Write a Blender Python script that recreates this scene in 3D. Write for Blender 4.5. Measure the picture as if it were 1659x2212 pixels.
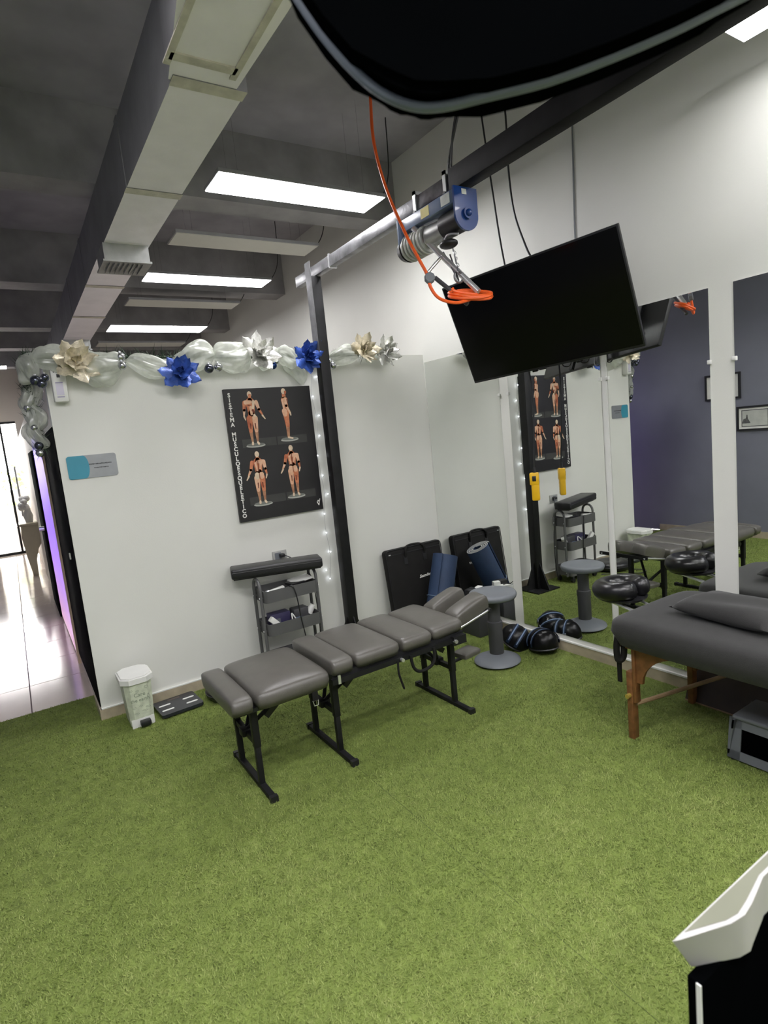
import bpy, bmesh, math, random
import numpy as np
from mathutils import Vector, Matrix, Euler
for o in list(bpy.data.objects): bpy.data.objects.remove(o, do_unlink=True)
scn = bpy.context.scene
COL = scn.collection
rnd = random.Random(7)
PI = math.pi

# ------------------------------------------------------------------ camera
CAM = Vector((-3.1448, -4.1149, 1.6605)); YAW, PITCH, ROLL, FPX = 0.5619, -0.1325, -0.1006, 1259.35
IW, IH = 1659, 2212
_f = Vector((math.sin(YAW)*math.cos(PITCH), math.cos(YAW)*math.cos(PITCH), math.sin(PITCH)))
_r0 = Vector((math.cos(YAW), -math.sin(YAW), 0)); _u0 = _r0.cross(_f)
CR = _r0*math.cos(ROLL) + _u0*math.sin(ROLL); CU = CR.cross(_f); CF = _f
cd = bpy.data.cameras.new('camera'); cam = bpy.data.objects.new('camera', cd); COL.objects.link(cam)
cam.matrix_world = Matrix(((CR.x, CU.x, -CF.x, CAM.x), (CR.y, CU.y, -CF.y, CAM.y), (CR.z, CU.z, -CF.z, CAM.z), (0, 0, 0, 1)))
cd.sensor_fit = 'AUTO'; cd.sensor_width = 36; cd.lens = FPX/IH*36; cd.clip_start = 0.02; cd.clip_end = 100
cd.dof.use_dof = True; cd.dof.focus_distance = 3.6; cd.dof.aperture_fstop = 5.0
scn.camera = cam
# ------------------------------------------------------------------ world, exposure
scn.view_settings.view_transform = 'Standard'; scn.view_settings.look = 'None'
scn.view_settings.exposure = 1.87; scn.view_settings.gamma = 1.0; scn.view_settings.use_curve_mapping = False
wd = bpy.data.worlds.new('daylight'); scn.world = wd; wd.use_nodes = True
bg = wd.node_tree.nodes['Background']; bg.inputs[0].default_value = (1.0, 0.97, 0.93, 1); bg.inputs[1].default_value = 6.0
PANEL_POWER = 10.5      # emission of a lit ceiling panel's diffuser

# pixel -> point (a direction; the distance comes from the plane or thing it touches)
def ray(x, y): return CF + CR*((x-IW/2)/FPX) - CU*((y-IH/2)/FPX)
def onz(x, y, z): d = ray(x, y); return CAM + d*((z-CAM.z)/d.z)
def ony(x, y, Y): d = ray(x, y); return CAM + d*((Y-CAM.y)/d.y)
def onx(x, y, X): d = ray(x, y); return CAM + d*((X-CAM.x)/d.x)
def at(x, y, t): return CAM + ray(x, y)*t

# ------------------------------------------------------------------ materials
MATS = {}
def mat(name, col=(.5,.5,.5), rough=.5, metal=0, var=.08, scale=8., bump=0., bscale=60., emit=None, estr=0, trans=0, alpha=1, spec=.5, coat=0, sheen=0, col2=None, detail=3):
    if name in MATS: return MATS[name]
    m = bpy.data.materials.new(name); m.use_nodes = True; nt = m.node_tree; b = nt.nodes['Principled BSDF']; N = nt.nodes; L = nt.links
    tc = N.new('ShaderNodeTexCoord'); nz = N.new('ShaderNodeTexNoise'); nz.inputs['Scale'].default_value = scale; nz.inputs['Detail'].default_value = detail
    L.new(tc.outputs['Object'], nz.inputs['Vector'])
    cr = N.new('ShaderNodeValToRGB'); cr.color_ramp.elements[0].position = .3; cr.color_ramp.elements[1].position = .7
    c2 = col2 or tuple(min(1, c*(1+var)) for c in col); c1 = col if col2 else tuple(c*(1-var) for c in col)
    cr.color_ramp.elements[0].color = (*c1, 1); cr.color_ramp.elements[1].color = (*c2, 1)
    L.new(nz.outputs['Fac'], cr.inputs['Fac']); L.new(cr.outputs['Color'], b.inputs['Base Color'])
    b.inputs['Roughness'].default_value = rough; b.inputs['Metallic'].default_value = metal
    b.inputs['Specular IOR Level'].default_value = spec; b.inputs['Coat Weight'].default_value = coat; b.inputs['Sheen Weight'].default_value = sheen
    b.inputs['Transmission Weight'].default_value = trans; b.inputs['Alpha'].default_value = alpha
    if emit: b.inputs['Emission Color'].default_value = (*emit, 1); b.inputs['Emission Strength'].default_value = estr
    if bump:
        n2 = N.new('ShaderNodeTexNoise'); n2.inputs['Scale'].default_value = bscale; n2.inputs['Detail'].default_value = 4
        L.new(tc.outputs['Object'], n2.inputs['Vector']); bp = N.new('ShaderNodeBump'); bp.inputs['Strength'].default_value = bump; bp.inputs['Distance'].default_value = .01
        L.new(n2.outputs['Fac'], bp.inputs['Height']); L.new(bp.outputs['Normal'], b.inputs['Normal'])
    MATS[name] = m; return m

WALL = mat('wall_paint', (.70,.70,.655), .55, var=.02, scale=2, bump=.05, bscale=120)
WALL2 = mat('far_wall_paint', (.76,.70,.62), .6, var=.02, scale=2)
BLUE = mat('slate_blue_paint', (.185,.19,.235), .55, var=.05, scale=3, bump=.05)
CEIL = mat('black_ceiling_paint', (.34,.328,.355), .8, var=.15, scale=3, bump=.1, bscale=30)
BEAMM = mat('dark_beam_paint', (.30,.292,.297), .7, var=.2, scale=4, bump=.1)
SKIRT = mat('tan_skirting_tile', (.42,.36,.26), .35, var=.12, scale=14)
TURFB = mat('turf_backing', (.16,.21,.045), .95, var=.25, scale=14, bump=.5, bscale=160)
TILE = mat('cream_floor_tile', (.62,.54,.48), .12, var=.05, scale=3)
GROUT = mat('tile_grout', (.2,.17,.15), .8)
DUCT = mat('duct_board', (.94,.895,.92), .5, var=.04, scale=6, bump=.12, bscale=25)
DUCTS = mat('shaded_duct_side_paint', (.20,.195,.20), .6, var=.15, scale=5, bump=.1)  # duct side paint, darkened in colour for the shade there
TAPE = mat('duct_seam_sealant', (.60,.56,.47), .6, var=.2, scale=12, bump=.3, bscale=50)
GALV = mat('galvanised_metal', (.45,.46,.45), .38, .7, var=.15, scale=10)
MIRROR = mat('mirror_silver', (.88,.90,.88), 0.0, 1.0, var=0)
BLKM = mat('black_painted_steel', (.010,.010,.011), .5, var=.3, scale=12, bump=.06, spec=.3)
STEEL = mat('worn_steel_tube', (.22,.22,.23), .38, .75, var=.45, scale=9, bump=.1)
WORN = mat('scuffed_black_tube', (.004,.004,.004), .65, 0, scale=5, col2=(.014,.013,.014), spec=.15, bump=.15, bscale=20)
CHROME = mat('chrome', (.92,.92,.94), .3, .85, var=.03)
BLKP = mat('black_plastic', (.013,.013,.015), .4, var=.15)
SCREEN = mat('tv_screen_glass', (.0025,.0025,.003), .16, var=0, spec=.22)
GRYP = mat('grey_plastic', (.14,.15,.165), .5, var=.06)
GRYL = mat('stool_grey_plastic', (.15,.162,.18), .5, var=.05)
GRYD = mat('dark_grey_plastic', (.055,.055,.06), .55, var=.1)
CART = mat('cart_grey_metal', (.10,.10,.10), .45, var=.08)
WHTP = mat('white_plastic', (.75,.75,.72), .4, var=.03)
LEATH = mat('taupe_vinyl', (.098,.092,.081), .32, var=.08, scale=20, bump=.12, bscale=320)
LEATHB = mat('black_vinyl', (.014,.014,.015), .38, var=.15, bump=.1, bscale=260)
GLOSSB = mat('glossy_black_vinyl', (.008,.008,.009), .3, var=.1, bump=.04, bscale=60)
FABR = mat('black_cloth_sheet', (.020,.0195,.019), .85, var=.12, scale=30, bump=.25, bscale=400, sheen=.12)
FABB = mat('black_nylon', (.009,.0085,.008), .75, var=.2, scale=12, spec=.25, bump=.2, bscale=380)
WOOD = mat('brown_stained_wood', (.20,.085,.03), .45, var=.3, scale=22, bump=.1)
WOODT = mat('tan_board', (.30,.20,.11), .5, var=.2, scale=10)
NAVY = mat('navy_rubber_mat', (.016,.036,.085), .65, var=.15, scale=10, bump=.15, bscale=200)
NAVYE = mat('mat_edge_foam', (.34,.34,.33), .7)
ORNG = mat('orange_cord_jacket', (.85,.115,.012), .45, var=.06)
YELL = mat('yellow_plastic', (.80,.46,.01), .42, var=.04)
HBLUE = mat('hoist_blue_enamel', (.012,.05,.22), .25, var=.1, coat=.4)
HBLU2 = mat('hoist_pale_enamel', (.22,.28,.42), .3, var=.15, scale=6)
STKY = mat('yellow_sticker', (.72,.62,.12), .5, var=.05)
STKW = mat('pale_sticker', (.60,.62,.58), .5, var=.12, scale=30)
STRAP = mat('blue_strap', (.018,.035,.075), .6, var=.2, scale=40)
STRPL = mat('pale_strap_stripe', (.14,.20,.32), .6, var=.1)
PRINTK = mat('printed_black', (.013,.012,.014), .42, var=.2, scale=5)
INKW = mat('printed_white', (.80,.79,.75), .6)
INKD = mat('dark_ink', (.05,.05,.055), .6)
SIGNG = mat('brushed_sign_grey', (.30,.31,.325), .35, .4, var=.08, scale=10)
SIGNB = mat('sign_teal', (.04,.26,.36), .4, var=.06)
OLIVE = mat('bin_pale_print', (.56,.60,.47), .5, var=.18, scale=26)
GREYT = mat('grey_print_ink', (.22,.26,.19), .6)
LED = mat('fairy_bulb', (.9,.92,1), .3, emit=(.85,.9,1), estr=6)
PANEL = mat('lit_panel_diffuser', (.9,.9,.9), .5, emit=(1.0,.985,1.0), estr=PANEL_POWER)
PANEL2 = mat('lit_tube_diffuser', (.9,.9,.9), .5, emit=(1.0,.985,1.0), estr=PANEL_POWER*.55)
PANELFILL = mat('added_fill_diffuser', (.9,.9,.9), .5, emit=(1.0,.985,1.0), estr=PANEL_POWER*1.4)
PANOFF = mat('unlit_panel_diffuser', (.62,.61,.55), .5, var=.02)
PFRAME = mat('panel_frame', (.30,.30,.31), .5)
def led_panel_mat():     # colour-changing LED panel: violet at the top running to pink at the bottom
    m = bpy.data.materials.new('violet_led_panel'); m.use_nodes = True; nt = m.node_tree; N = nt.nodes; L = nt.links; b = N['Principled BSDF']
    tc = N.new('ShaderNodeTexCoord'); sx = N.new('ShaderNodeSeparateXYZ'); L.new(tc.outputs['Object'], sx.inputs[0])
    mr = N.new('ShaderNodeMapRange'); mr.inputs[1].default_value = 0; mr.inputs[2].default_value = 2.0; L.new(sx.outputs['Z'], mr.inputs[0])
    cr = N.new('ShaderNodeValToRGB'); cr.color_ramp.elements[0].color = (.52,.28,.36,1); cr.color_ramp.elements[1].color = (.07,.02,.85,1); e = cr.color_ramp.elements.new(.55); e.color = (.30,.16,.95,1)
    L.new(mr.outputs[0], cr.inputs['Fac']); L.new(cr.outputs['Color'], b.inputs['Emission Color']); b.inputs['Emission Strength'].default_value = .34; b.inputs['Base Color'].default_value = (.3,.2,.4,1); return m
PURPLE = led_panel_mat()
FROST = mat('frosted_glass_band', (.88,.80,.74), .5, var=.02, trans=.5)
GLASS = mat('clear_glass', (1,1,1), .0, var=0, trans=1)
CREAM = mat('cream_lacquer', (.56,.52,.38), .45, var=.05)
LEAFG = mat('pine_needle_green', (.022,.045,.022), .6, var=.5, scale=40)
LEAFO = mat('pale_foliage', (.30,.42,.12), .6, var=.4, scale=5)
PETW = mat('champagne_petal', (.62,.56,.42), .35, .25, var=.2, scale=40, bump=.2, bscale=120)
PETS = mat('silver_petal', (.66,.66,.62), .25, .45, var=.2, scale=40, bump=.2, bscale=120)
PETB = mat('blue_petal', (.035,.085,.34), .35, .15, var=.4, scale=30, bump=.2, bscale=120)
BALS = mat('silver_bauble', (.55,.56,.58), .12, .9, var=.05)
BALD = mat('dark_bauble', (.12,.13,.17), .12, .9, var=.05)
BALB = mat('blue_bauble', (.02,.06,.22), .15, .7, var=.05)
# sheer ribbon: real see-through cloth
def tulle_mat():
    m = bpy.data.materials.new('sheer_white_ribbon'); m.use_nodes = True; nt = m.node_tree; N = nt.nodes; L = nt.links
    out = N['Material Output']; N.remove(N['Principled BSDF'])
    d = N.new('ShaderNodeBsdfDiffuse'); d.inputs[0].default_value = (.76,.79,.71,1)
    tl = N.new('ShaderNodeBsdfTranslucent'); tl.inputs[0].default_value = (.76,.79,.71,1)
    g = N.new('ShaderNodeBsdfGlossy'); g.inputs[0].default_value = (.9,.9,.9,1); g.inputs['Roughness'].default_value = .25
    tr = N.new('ShaderNodeBsdfTransparent')
    a = N.new('ShaderNodeMixShader'); a.inputs[0].default_value = .45; L.new(d.outputs[0], a.inputs[1]); L.new(tl.outputs[0], a.inputs[2])
    c = N.new('ShaderNodeMixShader'); c.inputs[0].default_value = .10; L.new(a.outputs[0], c.inputs[1]); L.new(g.outputs[0], c.inputs[2])
    tc = N.new('ShaderNodeTexCoord'); w = N.new('ShaderNodeTexNoise'); w.inputs['Scale'].default_value = 30; L.new(tc.outputs['Object'], w.inputs['Vector'])
    mr = N.new('ShaderNodeMapRange'); mr.inputs[3].default_value = .42; mr.inputs[4].default_value = .72; L.new(w.outputs['Fac'], mr.inputs[0])
    e = N.new('ShaderNodeMixShader'); L.new(mr.outputs[0], e.inputs[0]); L.new(tr.outputs[0], e.inputs[1]); L.new(c.outputs[0], e.inputs[2])
    L.new(e.outputs[0], out.inputs[0]); return m
TULLE = tulle_mat()
def turf_mat():
    m = bpy.data.materials.new('turf_pile'); m.use_nodes = True; nt = m.node_tree; N = nt.nodes; L = nt.links; b = N['Principled BSDF']
    tc = N.new('ShaderNodeTexCoord')
    def nz(s, d=4, st=(1,1,1)):
        mp = N.new('ShaderNodeMapping'); mp.inputs['Scale'].default_value = st; L.new(tc.outputs['Object'], mp.inputs[0])
        n = N.new('ShaderNodeTexNoise'); n.inputs['Scale'].default_value = s; n.inputs['Detail'].default_value = d; L.new(mp.outputs[0], n.inputs['Vector']); return n.outputs['Fac']
    at_ = N.new('ShaderNodeAttribute'); at_.attribute_name = 'tone'
    def math_(op, a, c):
        k = N.new('ShaderNodeMath'); k.operation = op
        for i, v in enumerate((a, c)):
            if isinstance(v, (int, float)): k.inputs[i].default_value = v
            else: L.new(v, k.inputs[i])
        return k.outputs[0]
    s = math_('ADD', math_('MULTIPLY', nz(2.2), .40), math_('MULTIPLY', nz(26, 6), .45)); s = math_('ADD', s, math_('MULTIPLY', at_.outputs['Fac'], .24))
    cr = N.new('ShaderNodeValToRGB'); cr.color_ramp.elements[0].position = .30; cr.color_ramp.elements[1].position = .78
    cr.color_ramp.elements[0].color = (.108,.156,.027,1); cr.color_ramp.elements[1].color = (.295,.335,.108,1)
    e = cr.color_ramp.elements.new(.52); e.color = (.182,.240,.052,1)
    L.new(s, cr.inputs['Fac']); L.new(cr.outputs['Color'], b.inputs['Base Color']); b.inputs['Roughness'].default_value = .6; b.inputs['Specular IOR Level'].default_value = .25
    return m
TURF = turf_mat()

# ------------------------------------------------------------------ mesh helpers
def rotm(e): return Euler(e, 'XYZ').to_matrix().to_4x4()
class MB:
    def __init__(s): s.bm = bmesh.new()
    def _x(s, vs, M):
        if M is not None: bmesh.ops.transform(s.bm, matrix=M, verts=vs)
    def box(s, c, d, rot=None, bev=0, seg=2):
        r = bmesh.ops.create_cube(s.bm, size=1); vs = r['verts']
        bmesh.ops.scale(s.bm, vec=d, verts=vs)
        if bev > 0:
            es = list({e for v in vs for e in v.link_edges})
            rb = bmesh.ops.bevel(s.bm, geom=es, offset=min(bev, min(d)*.49), segments=seg, profile=.5, affect='EDGES')
            vs = list({v for f in rb['faces'] for v in f.verts} | {v for v in vs if v.is_valid})
        M = Matrix.Translation(c)
        if rot is not None: M = M @ (rot if isinstance(rot, Matrix) else rotm(rot))
        s._x(vs, M); return s
    def b2(s, lo, hi, bev=0, seg=2):
        lo, hi = Vector(lo), Vector(hi); d = hi-lo
        return s.box((lo+hi)/2, (abs(d.x), abs(d.y), abs(d.z)), None, bev, seg)
    def cone(s, p0, p1, r0, r1=None, n=14, cap=True):
        p0, p1 = Vector(p0), Vector(p1); r1 = r0 if r1 is None else r1; d = p1-p0
        r = bmesh.ops.create_cone(s.bm, cap_ends=cap, segments=n, radius1=max(r0,1e-5), radius2=max(r1,1e-5), depth=d.length)
        s._x(r['verts'], Matrix.Translation((p0+p1)/2) @ d.to_track_quat('Z', 'Y').to_matrix().to_4x4()); return s
    def sph(s, c, r, n=14, sc=(1,1,1), rot=None):
        q = bmesh.ops.create_uvsphere(s.bm, u_segments=n, v_segments=max(6, n//2+2), radius=r)
        s._x(q['verts'], Matrix.Translation(c) @ (rotm(rot) if rot else Matrix()) @ Matrix.Diagonal((*sc, 1))); return s
    def lathe(s, prof, c=(0,0,0), n=32, M=None):
        rings = []
        for (r, z) in prof: rings.append([s.bm.verts.new((r*math.cos(2*PI*i/n), r*math.sin(2*PI*i/n), z)) for i in range(n)] if r > 1e-6 else [s.bm.verts.new((0,0,z))])
        for a, b in zip(rings, rings[1:]):
            for i in range(n):
                j = (i+1) % n
                f = [a[i] if len(a)>1 else a[0], a[j] if len(a)>1 else None, b[j] if len(b)>1 else b[0], b[i] if len(b)>1 else None]
                f = [v for v in f if v is not None]
                if len(set(f)) > 2: s.bm.faces.new(f)
        s._x([v for r in rings for v in r], Matrix.Translation(c) @ (M or Matrix())); return s
    def tube(s, pts, r, n=8, closed=False, cap=True):
        P = [Vector(p) for p in pts]; m = len(P); R = r if isinstance(r, (list, tuple)) else [r]*m
        rings = []; up = None
        for i, p in enumerate(P):
            a = P[(i-1) % m] if (closed or i > 0) else p; b = P[(i+1) % m] if (closed or i < m-1) else p
            t = (b-a).normalized()
            if up is None:
                up = Vector((0,0,1)) if abs(t.z) < .9 else Vector((1,0,0))
            x = t.cross(up)
            if x.length < 1e-6: x = t.orthogonal()
            x.normalize(); up = x.cross(t).normalized()
            rings.append([s.bm.verts.new(p + (x*math.cos(2*PI*k/n) + up*math.sin(2*PI*k/n))*R[i]) for k in range(n)])
        prs = list(zip(rings, rings[1:])) + ([(rings[-1], rings[0])] if closed else [])
        for a, b in prs:
            for k in range(n): s.bm.faces.new((a[k], a[(k+1) % n], b[(k+1) % n], b[k]))
        if cap and not closed: s.bm.faces.new(rings[0][::-1]); s.bm.faces.new(rings[-1])
        return s
    def prism(s, poly, lo, hi, M=None):
        # poly in local xy, extruded along local z
        a = [s.bm.verts.new((x, y, lo)) for x, y in poly]; b = [s.bm.verts.new((x, y, hi)) for x, y in poly]; n = len(poly)
        s.bm.faces.new(a[::-1]); s.bm.faces.new(b)
        for i in range(n): s.bm.faces.new((a[i], a[(i+1) % n], b[(i+1) % n], b[i]))
        s._x(a+b, M); return s
    def grid(s, fn, nu, nv, closeu=False):
        V = [[s.bm.verts.new(fn(i/(nu-(0 if closeu else 1)), j/(nv-1))) for j in range(nv)] for i in range(nu)]
        for i in range(nu if closeu else nu-1):
            for j in range(nv-1):
                k = (i+1) % nu; s.bm.faces.new((V[i][j], V[k][j], V[k][j+1], V[i][j+1]))
        return V
    def pad(s, c, lx, ly, h, crown=.02, rot=None, k=7., e0=.22, n=17):
        # upholstered cushion: flat base at c, rounded edges, crowned top
        us = [math.sin((i/(n-1)-.5)*PI*.98)/math.sin(.49*PI) for i in range(n)]
        def zt(u, v):
            e = max(0, 1-abs(u)**k)*max(0, 1-abs(v)**k); return (h*(.45+.55*e**e0) if e > 0 else h*.45) + crown*(1-u*u)*(1-v*v)
        def xy(u, v):
            q = 1 - .06*(abs(u*v)**6); return u*lx/2*q, v*ly/2*q
        T = [[s.bm.verts.new((*xy(u, v), zt(u, v))) for v in us] for u in us]
        B = [[s.bm.verts.new((xy(u, v)[0]*.96, xy(u, v)[1]*.96, 0)) if (i in (0, n-1) or j in (0, n-1)) else None for j, v in enumerate(us)] for i, u in enumerate(us)]
        for i in range(n-1):
            for j in range(n-1): s.bm.faces.new((T[i][j], T[i+1][j], T[i+1][j+1], T[i][j+1]))
        rim = [(i, 0) for i in range(n)] + [(n-1, j) for j in range(1, n)] + [(i, n-1) for i in range(n-2, -1, -1)] + [(0, j) for j in range(n-2, 0, -1)]
        for (a, b), (c2, d) in zip(rim, rim[1:]+rim[:1]): s.bm.faces.new((T[c2][d], T[a][b], B[a][b], B[c2][d]))
        s.bm.faces.new([B[a][b] for a, b in rim][::-1])
        vs = [v for r in T for v in r] + [v for r in B for v in r if v]
        s._x(vs, Matrix.Translation(c) @ (rotm(rot) if rot else Matrix())); return s
    def build(s, name, m, parent=None, smooth=True, ang=40, world=True, M=None, struct=False, label=None):
        if M is not None: bmesh.ops.transform(s.bm, matrix=M, verts=s.bm.verts[:])
        if parent is not None and world: bmesh.ops.transform(s.bm, matrix=gmat(parent).inverted(), verts=s.bm.verts[:])
        bmesh.ops.recalc_face_normals(s.bm, faces=s.bm.faces[:])
        me = bpy.data.meshes.new(name); s.bm.to_mesh(me); s.bm.free()
        if smooth:
            me.polygons.foreach_set('use_smooth', [True]*len(me.polygons)); me.set_sharp_from_angle(angle=math.radians(ang))
        o = bpy.data.objects.new(name, me); COL.objects.link(o)
        for mm in (m if isinstance(m, (list, tuple)) else [m]): me.materials.append(mm)
        if parent is not None: o.parent = parent
        if struct: o['kind'] = 'structure'
        if label: o['label'] = label
        return o
GM = {}
def gmat(o):
    M = GM.get(o.name, Matrix())
    return gmat(o.parent) @ M if o.parent else M
def thing(name, label, cat, loc=(0,0,0), rotz=0, group=None, kind=None):
    o = bpy.data.objects.new(name, None); COL.objects.link(o); o.location = loc; o.rotation_euler = (0,0,rotz); o.empty_display_size = .1
    GM[o.name] = Matrix.Translation(loc) @ Matrix.Rotation(rotz, 4, 'Z')
    return tag(o, label, cat, group, kind)
def tag(o, label, cat, group=None, kind=None):
    o['label'] = label; o['category'] = cat
    if group: o['group'] = group
    if kind: o['kind'] = kind
    return o
def text_mesh(body, size, ext=.0006, shear=0, off=0., align='CENTER'):
    c = bpy.data.curves.new('txt', 'FONT'); c.body = body; c.size = size; c.extrude = ext; c.shear = shear; c.offset = off; c.align_x = align; c.align_y = 'CENTER'; c.resolution_u = 3
    o = bpy.data.objects.new('txt', c); COL.objects.link(o)
    me = bpy.data.meshes.new_from_object(o.evaluated_get(bpy.context.evaluated_depsgraph_get()))
    bpy.data.objects.remove(o); bpy.data.curves.remove(c); return me
def put_text(name, body, size, m, parent, M, **k):
    me = text_mesh(body, size, **k); me.transform(gmat(parent).inverted() @ M); me.materials.clear(); me.materials.append(m)
    o = bpy.data.objects.new(name, me); COL.objects.link(o); o.parent = parent; return o
def frame_on(p, x, y):   # matrix with local x, y axes and normal x^y at p
    x = Vector(x).normalized(); y = Vector(y).normalized(); z = x.cross(y); return Matrix(((x.x,y.x,z.x,p[0]),(x.y,y.y,z.y,p[1]),(x.z,y.z,z.z,p[2]),(0,0,0,1)))
def smooth_path(pts, n=6):
    P = [Vector(p) for p in pts]; out = []
    for i in range(len(P)-1):
        a, b, c, d = P[max(i-1,0)], P[i], P[i+1], P[min(i+2, len(P)-1)]
        for k in range(n):
            t = k/n; out.append(.5*((2*b) + (c-a)*t + (2*a-5*b+4*c-d)*t*t + (3*b-a-3*c+d)*t**3))
    out.append(P[-1]); return out

# ================================================================== THE ROOM
XL, HW, XB, YN, YF, ZC = -2.873, 2.3, -4.17, -7.0, 9.7, 3.94
flo = MB().b2((XB,YN,-.1), (0,.5,0)).build('floor', TURFB, struct=True, smooth=False)
MB().b2((-1.8935,YN,0),(-1.8905,-.02,.001)).build('turf_seam', mat('seam_shadow_gap_backing',(.085,.115,.026),.95), flo, smooth=False)
flc = MB().b2((XB,.5,-.1), (0,14,-.006)).build('floor_corridor', GROUT, struct=True, smooth=False)
tb = MB(); tb.box((0,0,0), (.594,.594,.012), bev=.002, seg=1); tproto = tb.build('tile', TILE, flc, smooth=False)
first = True
for i in range(3):
    for j in range(16):
        x = -3.262-.3+.6*(i-1)+.6; y = .50+.297+.6*j
        if x+.3 > XL+.05 and i == 2: x = None
        if x is None: continue
        t = tproto if first else tproto.copy()
        if not first: COL.objects.link(t); t.parent = flc
        first = False; t.location = (x, y, -.006)
MB().b2((XL,0,0), (0,.12,HW)).build('wall_back', WALL, struct=True, smooth=False)
wr = MB().b2((0,YN,0), (.15,14,ZC)).build('wall_right', WALL, struct=True, smooth=False)
MB().b2((XB-.15,YN,0), (XB,YF,ZC)).build('wall_left', BLUE, struct=True, smooth=False)
MB().b2((XB-.15,YN-.15,0), (.15,YN,ZC)).build('wall_front', WALL, struct=True, smooth=False)
MB().b2((XB-.15,YN-.15,ZC), (.15,14,ZC+.1)).build('ceiling', CEIL, struct=True, smooth=False)
wc = MB().b2((XL,.12,0), (XL+.1,YF,HW)).build('wall_corridor', WALL2, struct=True, smooth=False)
MB().b2((XB-.15,YF,2.64), (0,YF+.15,ZC)).b2((XL,YF,0),(0,YF+.15,2.64)).build('wall_far', WALL2, struct=True, smooth=False)
MB().b2((XL-.006,-.012,0), (-.0,0,.07)).b2((XL-.012,-.012,0), (XL,.30,.07)).build('baseboard_back', SKIRT, struct=True, smooth=False)
MB().b2((-.012,YN,0), (0,-.012,.072)).build('baseboard_right', SKIRT, struct=True, smooth=False)
MB().b2((XB,YN,0), (XB+.012,.5,.08)).build('baseboard_left', SKIRT, struct=True, smooth=False)
MB().b2((-.016,YN,.072), (0,-.012,.082)).build('trim_1', WHTP, struct=True, smooth=False)
MB().b2((XL,-.014,.070), (-.016,0,.078)).build('trim_2', WHTP, struct=True, smooth=False)
for i, (y0, y1) in enumerate([(-5.2,-4.95), (-2.75,-2.5), (.2,.45), (2.62,2.9), (4.72,4.98), (6.2,6.45), (8.0,8.25)]):
    MB().b2((XB,y0,3.45), (0,y1,ZC)).build('ceiling_beam', BEAMM, struct=True, smooth=False)

# turf pile: real blades, nobody could count them
def turf():
    g = np.random.default_rng(3); n = 520000
    u = g.random(n); y = np.where(g.random(n) < .8, -3.9 + 4.4*u, -3.9+2.2*u); x = XB + 4.15*g.random(n)
    keep = ~((y > -.012) & (x > XL-.02)) & (x < -.02); keep &= ~((np.abs(x+1.892) < .008) & (g.random(n) < .5))
    x, y = x[keep], y[keep]; n = len(x)
    a = g.uniform(0, 2*PI, n) + .6*np.sin(x*23)*np.cos(y*19)
    ln = g.uniform(.007, .017, n); lean = g.uniform(.85, 1.4, n); w = g.uniform(.0012, .0022, n)
    cx, sx = np.cos(a), np.sin(a); co = np.empty((n, 3, 3), np.float32)
    co[:,0] = np.stack([x - sx*w, y + cx*w, np.full(n, 0.0)], 1); co[:,1] = np.stack([x + sx*w, y - cx*w, np.full(n, 0.0)], 1)
    co[:,2] = np.stack([x + cx*ln*np.sin(lean), y + sx*ln*np.sin(lean), ln*np.cos(lean)+.002], 1)
    me = bpy.data.meshes.new('turf_pile'); me.vertices.add(3*n); me.vertices.foreach_set('co', co.ravel())
    me.loops.add(3*n); me.loops.foreach_set('vertex_index', np.arange(3*n, dtype=np.int32)); me.polygons.add(n)
    me.polygons.foreach_set('loop_start', np.arange(0, 3*n, 3, dtype=np.int32))
    at_ = me.attributes.new('tone', 'FLOAT', 'POINT'); at_.data.foreach_set('value', np.repeat(g.random(n).astype(np.float32), 3))
    me.update(calc_edges=True); me.materials.append(TURF); o = bpy.data.objects.new('artificial_turf', me); COL.objects.link(o)
    tag(o, 'short matted green artificial turf covering the room floor', 'turf', kind='stuff')
turf()

# mirrors on the right wall (a thing each), with clear clips
MIRB, MIRT = .115, 2.232
for i, (ya, yb, lab) in enumerate([(-.012,-.893,'tall wall mirror in the corner behind the black case'), (-.985,-1.775,'tall wall mirror reflecting the anatomy poster and black post'), (-1.825,-2.442,'tall wall mirror reflecting dark blue wall beside hanging screen'), (-2.565,-3.5,'tall wall mirror at right edge reflecting two framed pictures')]):
    t = thing('tall_mirror', lab, 'mirror', (0, (ya+yb)/2, MIRB))
    MB().b2((-.004,yb,MIRB), (-.0005,ya,MIRT)).build('glass', MIRROR, t, smooth=False)
    MB().b2((-.0005,yb,MIRB), (-.0001,ya,MIRT)).build('backing', GRYD, t, smooth=False)
    for yy in (ya-.0, yb+.0):
        if yy > -.1 or yy < -3: continue
        MB().box((-.008,yy,1.86), (.012,.022,.022), bev=.003).build('clip', WHTP, t)
MB().b2((-.007,-1.818,.085),(-.0,-1.784,1.96)).build('trim_3', WHTP, struct=True, smooth=False)

# corridor: dark doors, purple light bar, storefront
DOORB = mat('matt_black_door', (.006,.006,.006), .95, var=.2, spec=.05)
d1 = MB().b2((XL-.006,.012,.085), (XL,1.34,1.905), bev=.001).build('door_1', DOORB, struct=True)
MB().b2((XL-.014,.28,1.04),(XL-.006,.31,1.08)).build('door_handle', CHROME, d1)
d2 = MB().b2((XL-.03,3.25,.0), (XL,4.35,1.86), bev=.004).build('door_2', DOORB, struct=True)
MB().cone((XL-.08,3.35,1.0),(XL-.03,3.35,1.0),.025).build('door_handle', CHROME, d2)
MB().b2((XL-.022,1.345,0),(XL,1.39,1.99)).b2((XL-.022,1.345,1.995),(XL,3.18,2.04)).build('trim_4', mat('warm_door_trim',(.62,.47,.34),.5), struct=True, smooth=False)
pl = thing('light_panel', 'tall glowing purple light panel on the corridor wall', 'lamp', (XL,1.95,0))
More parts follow.
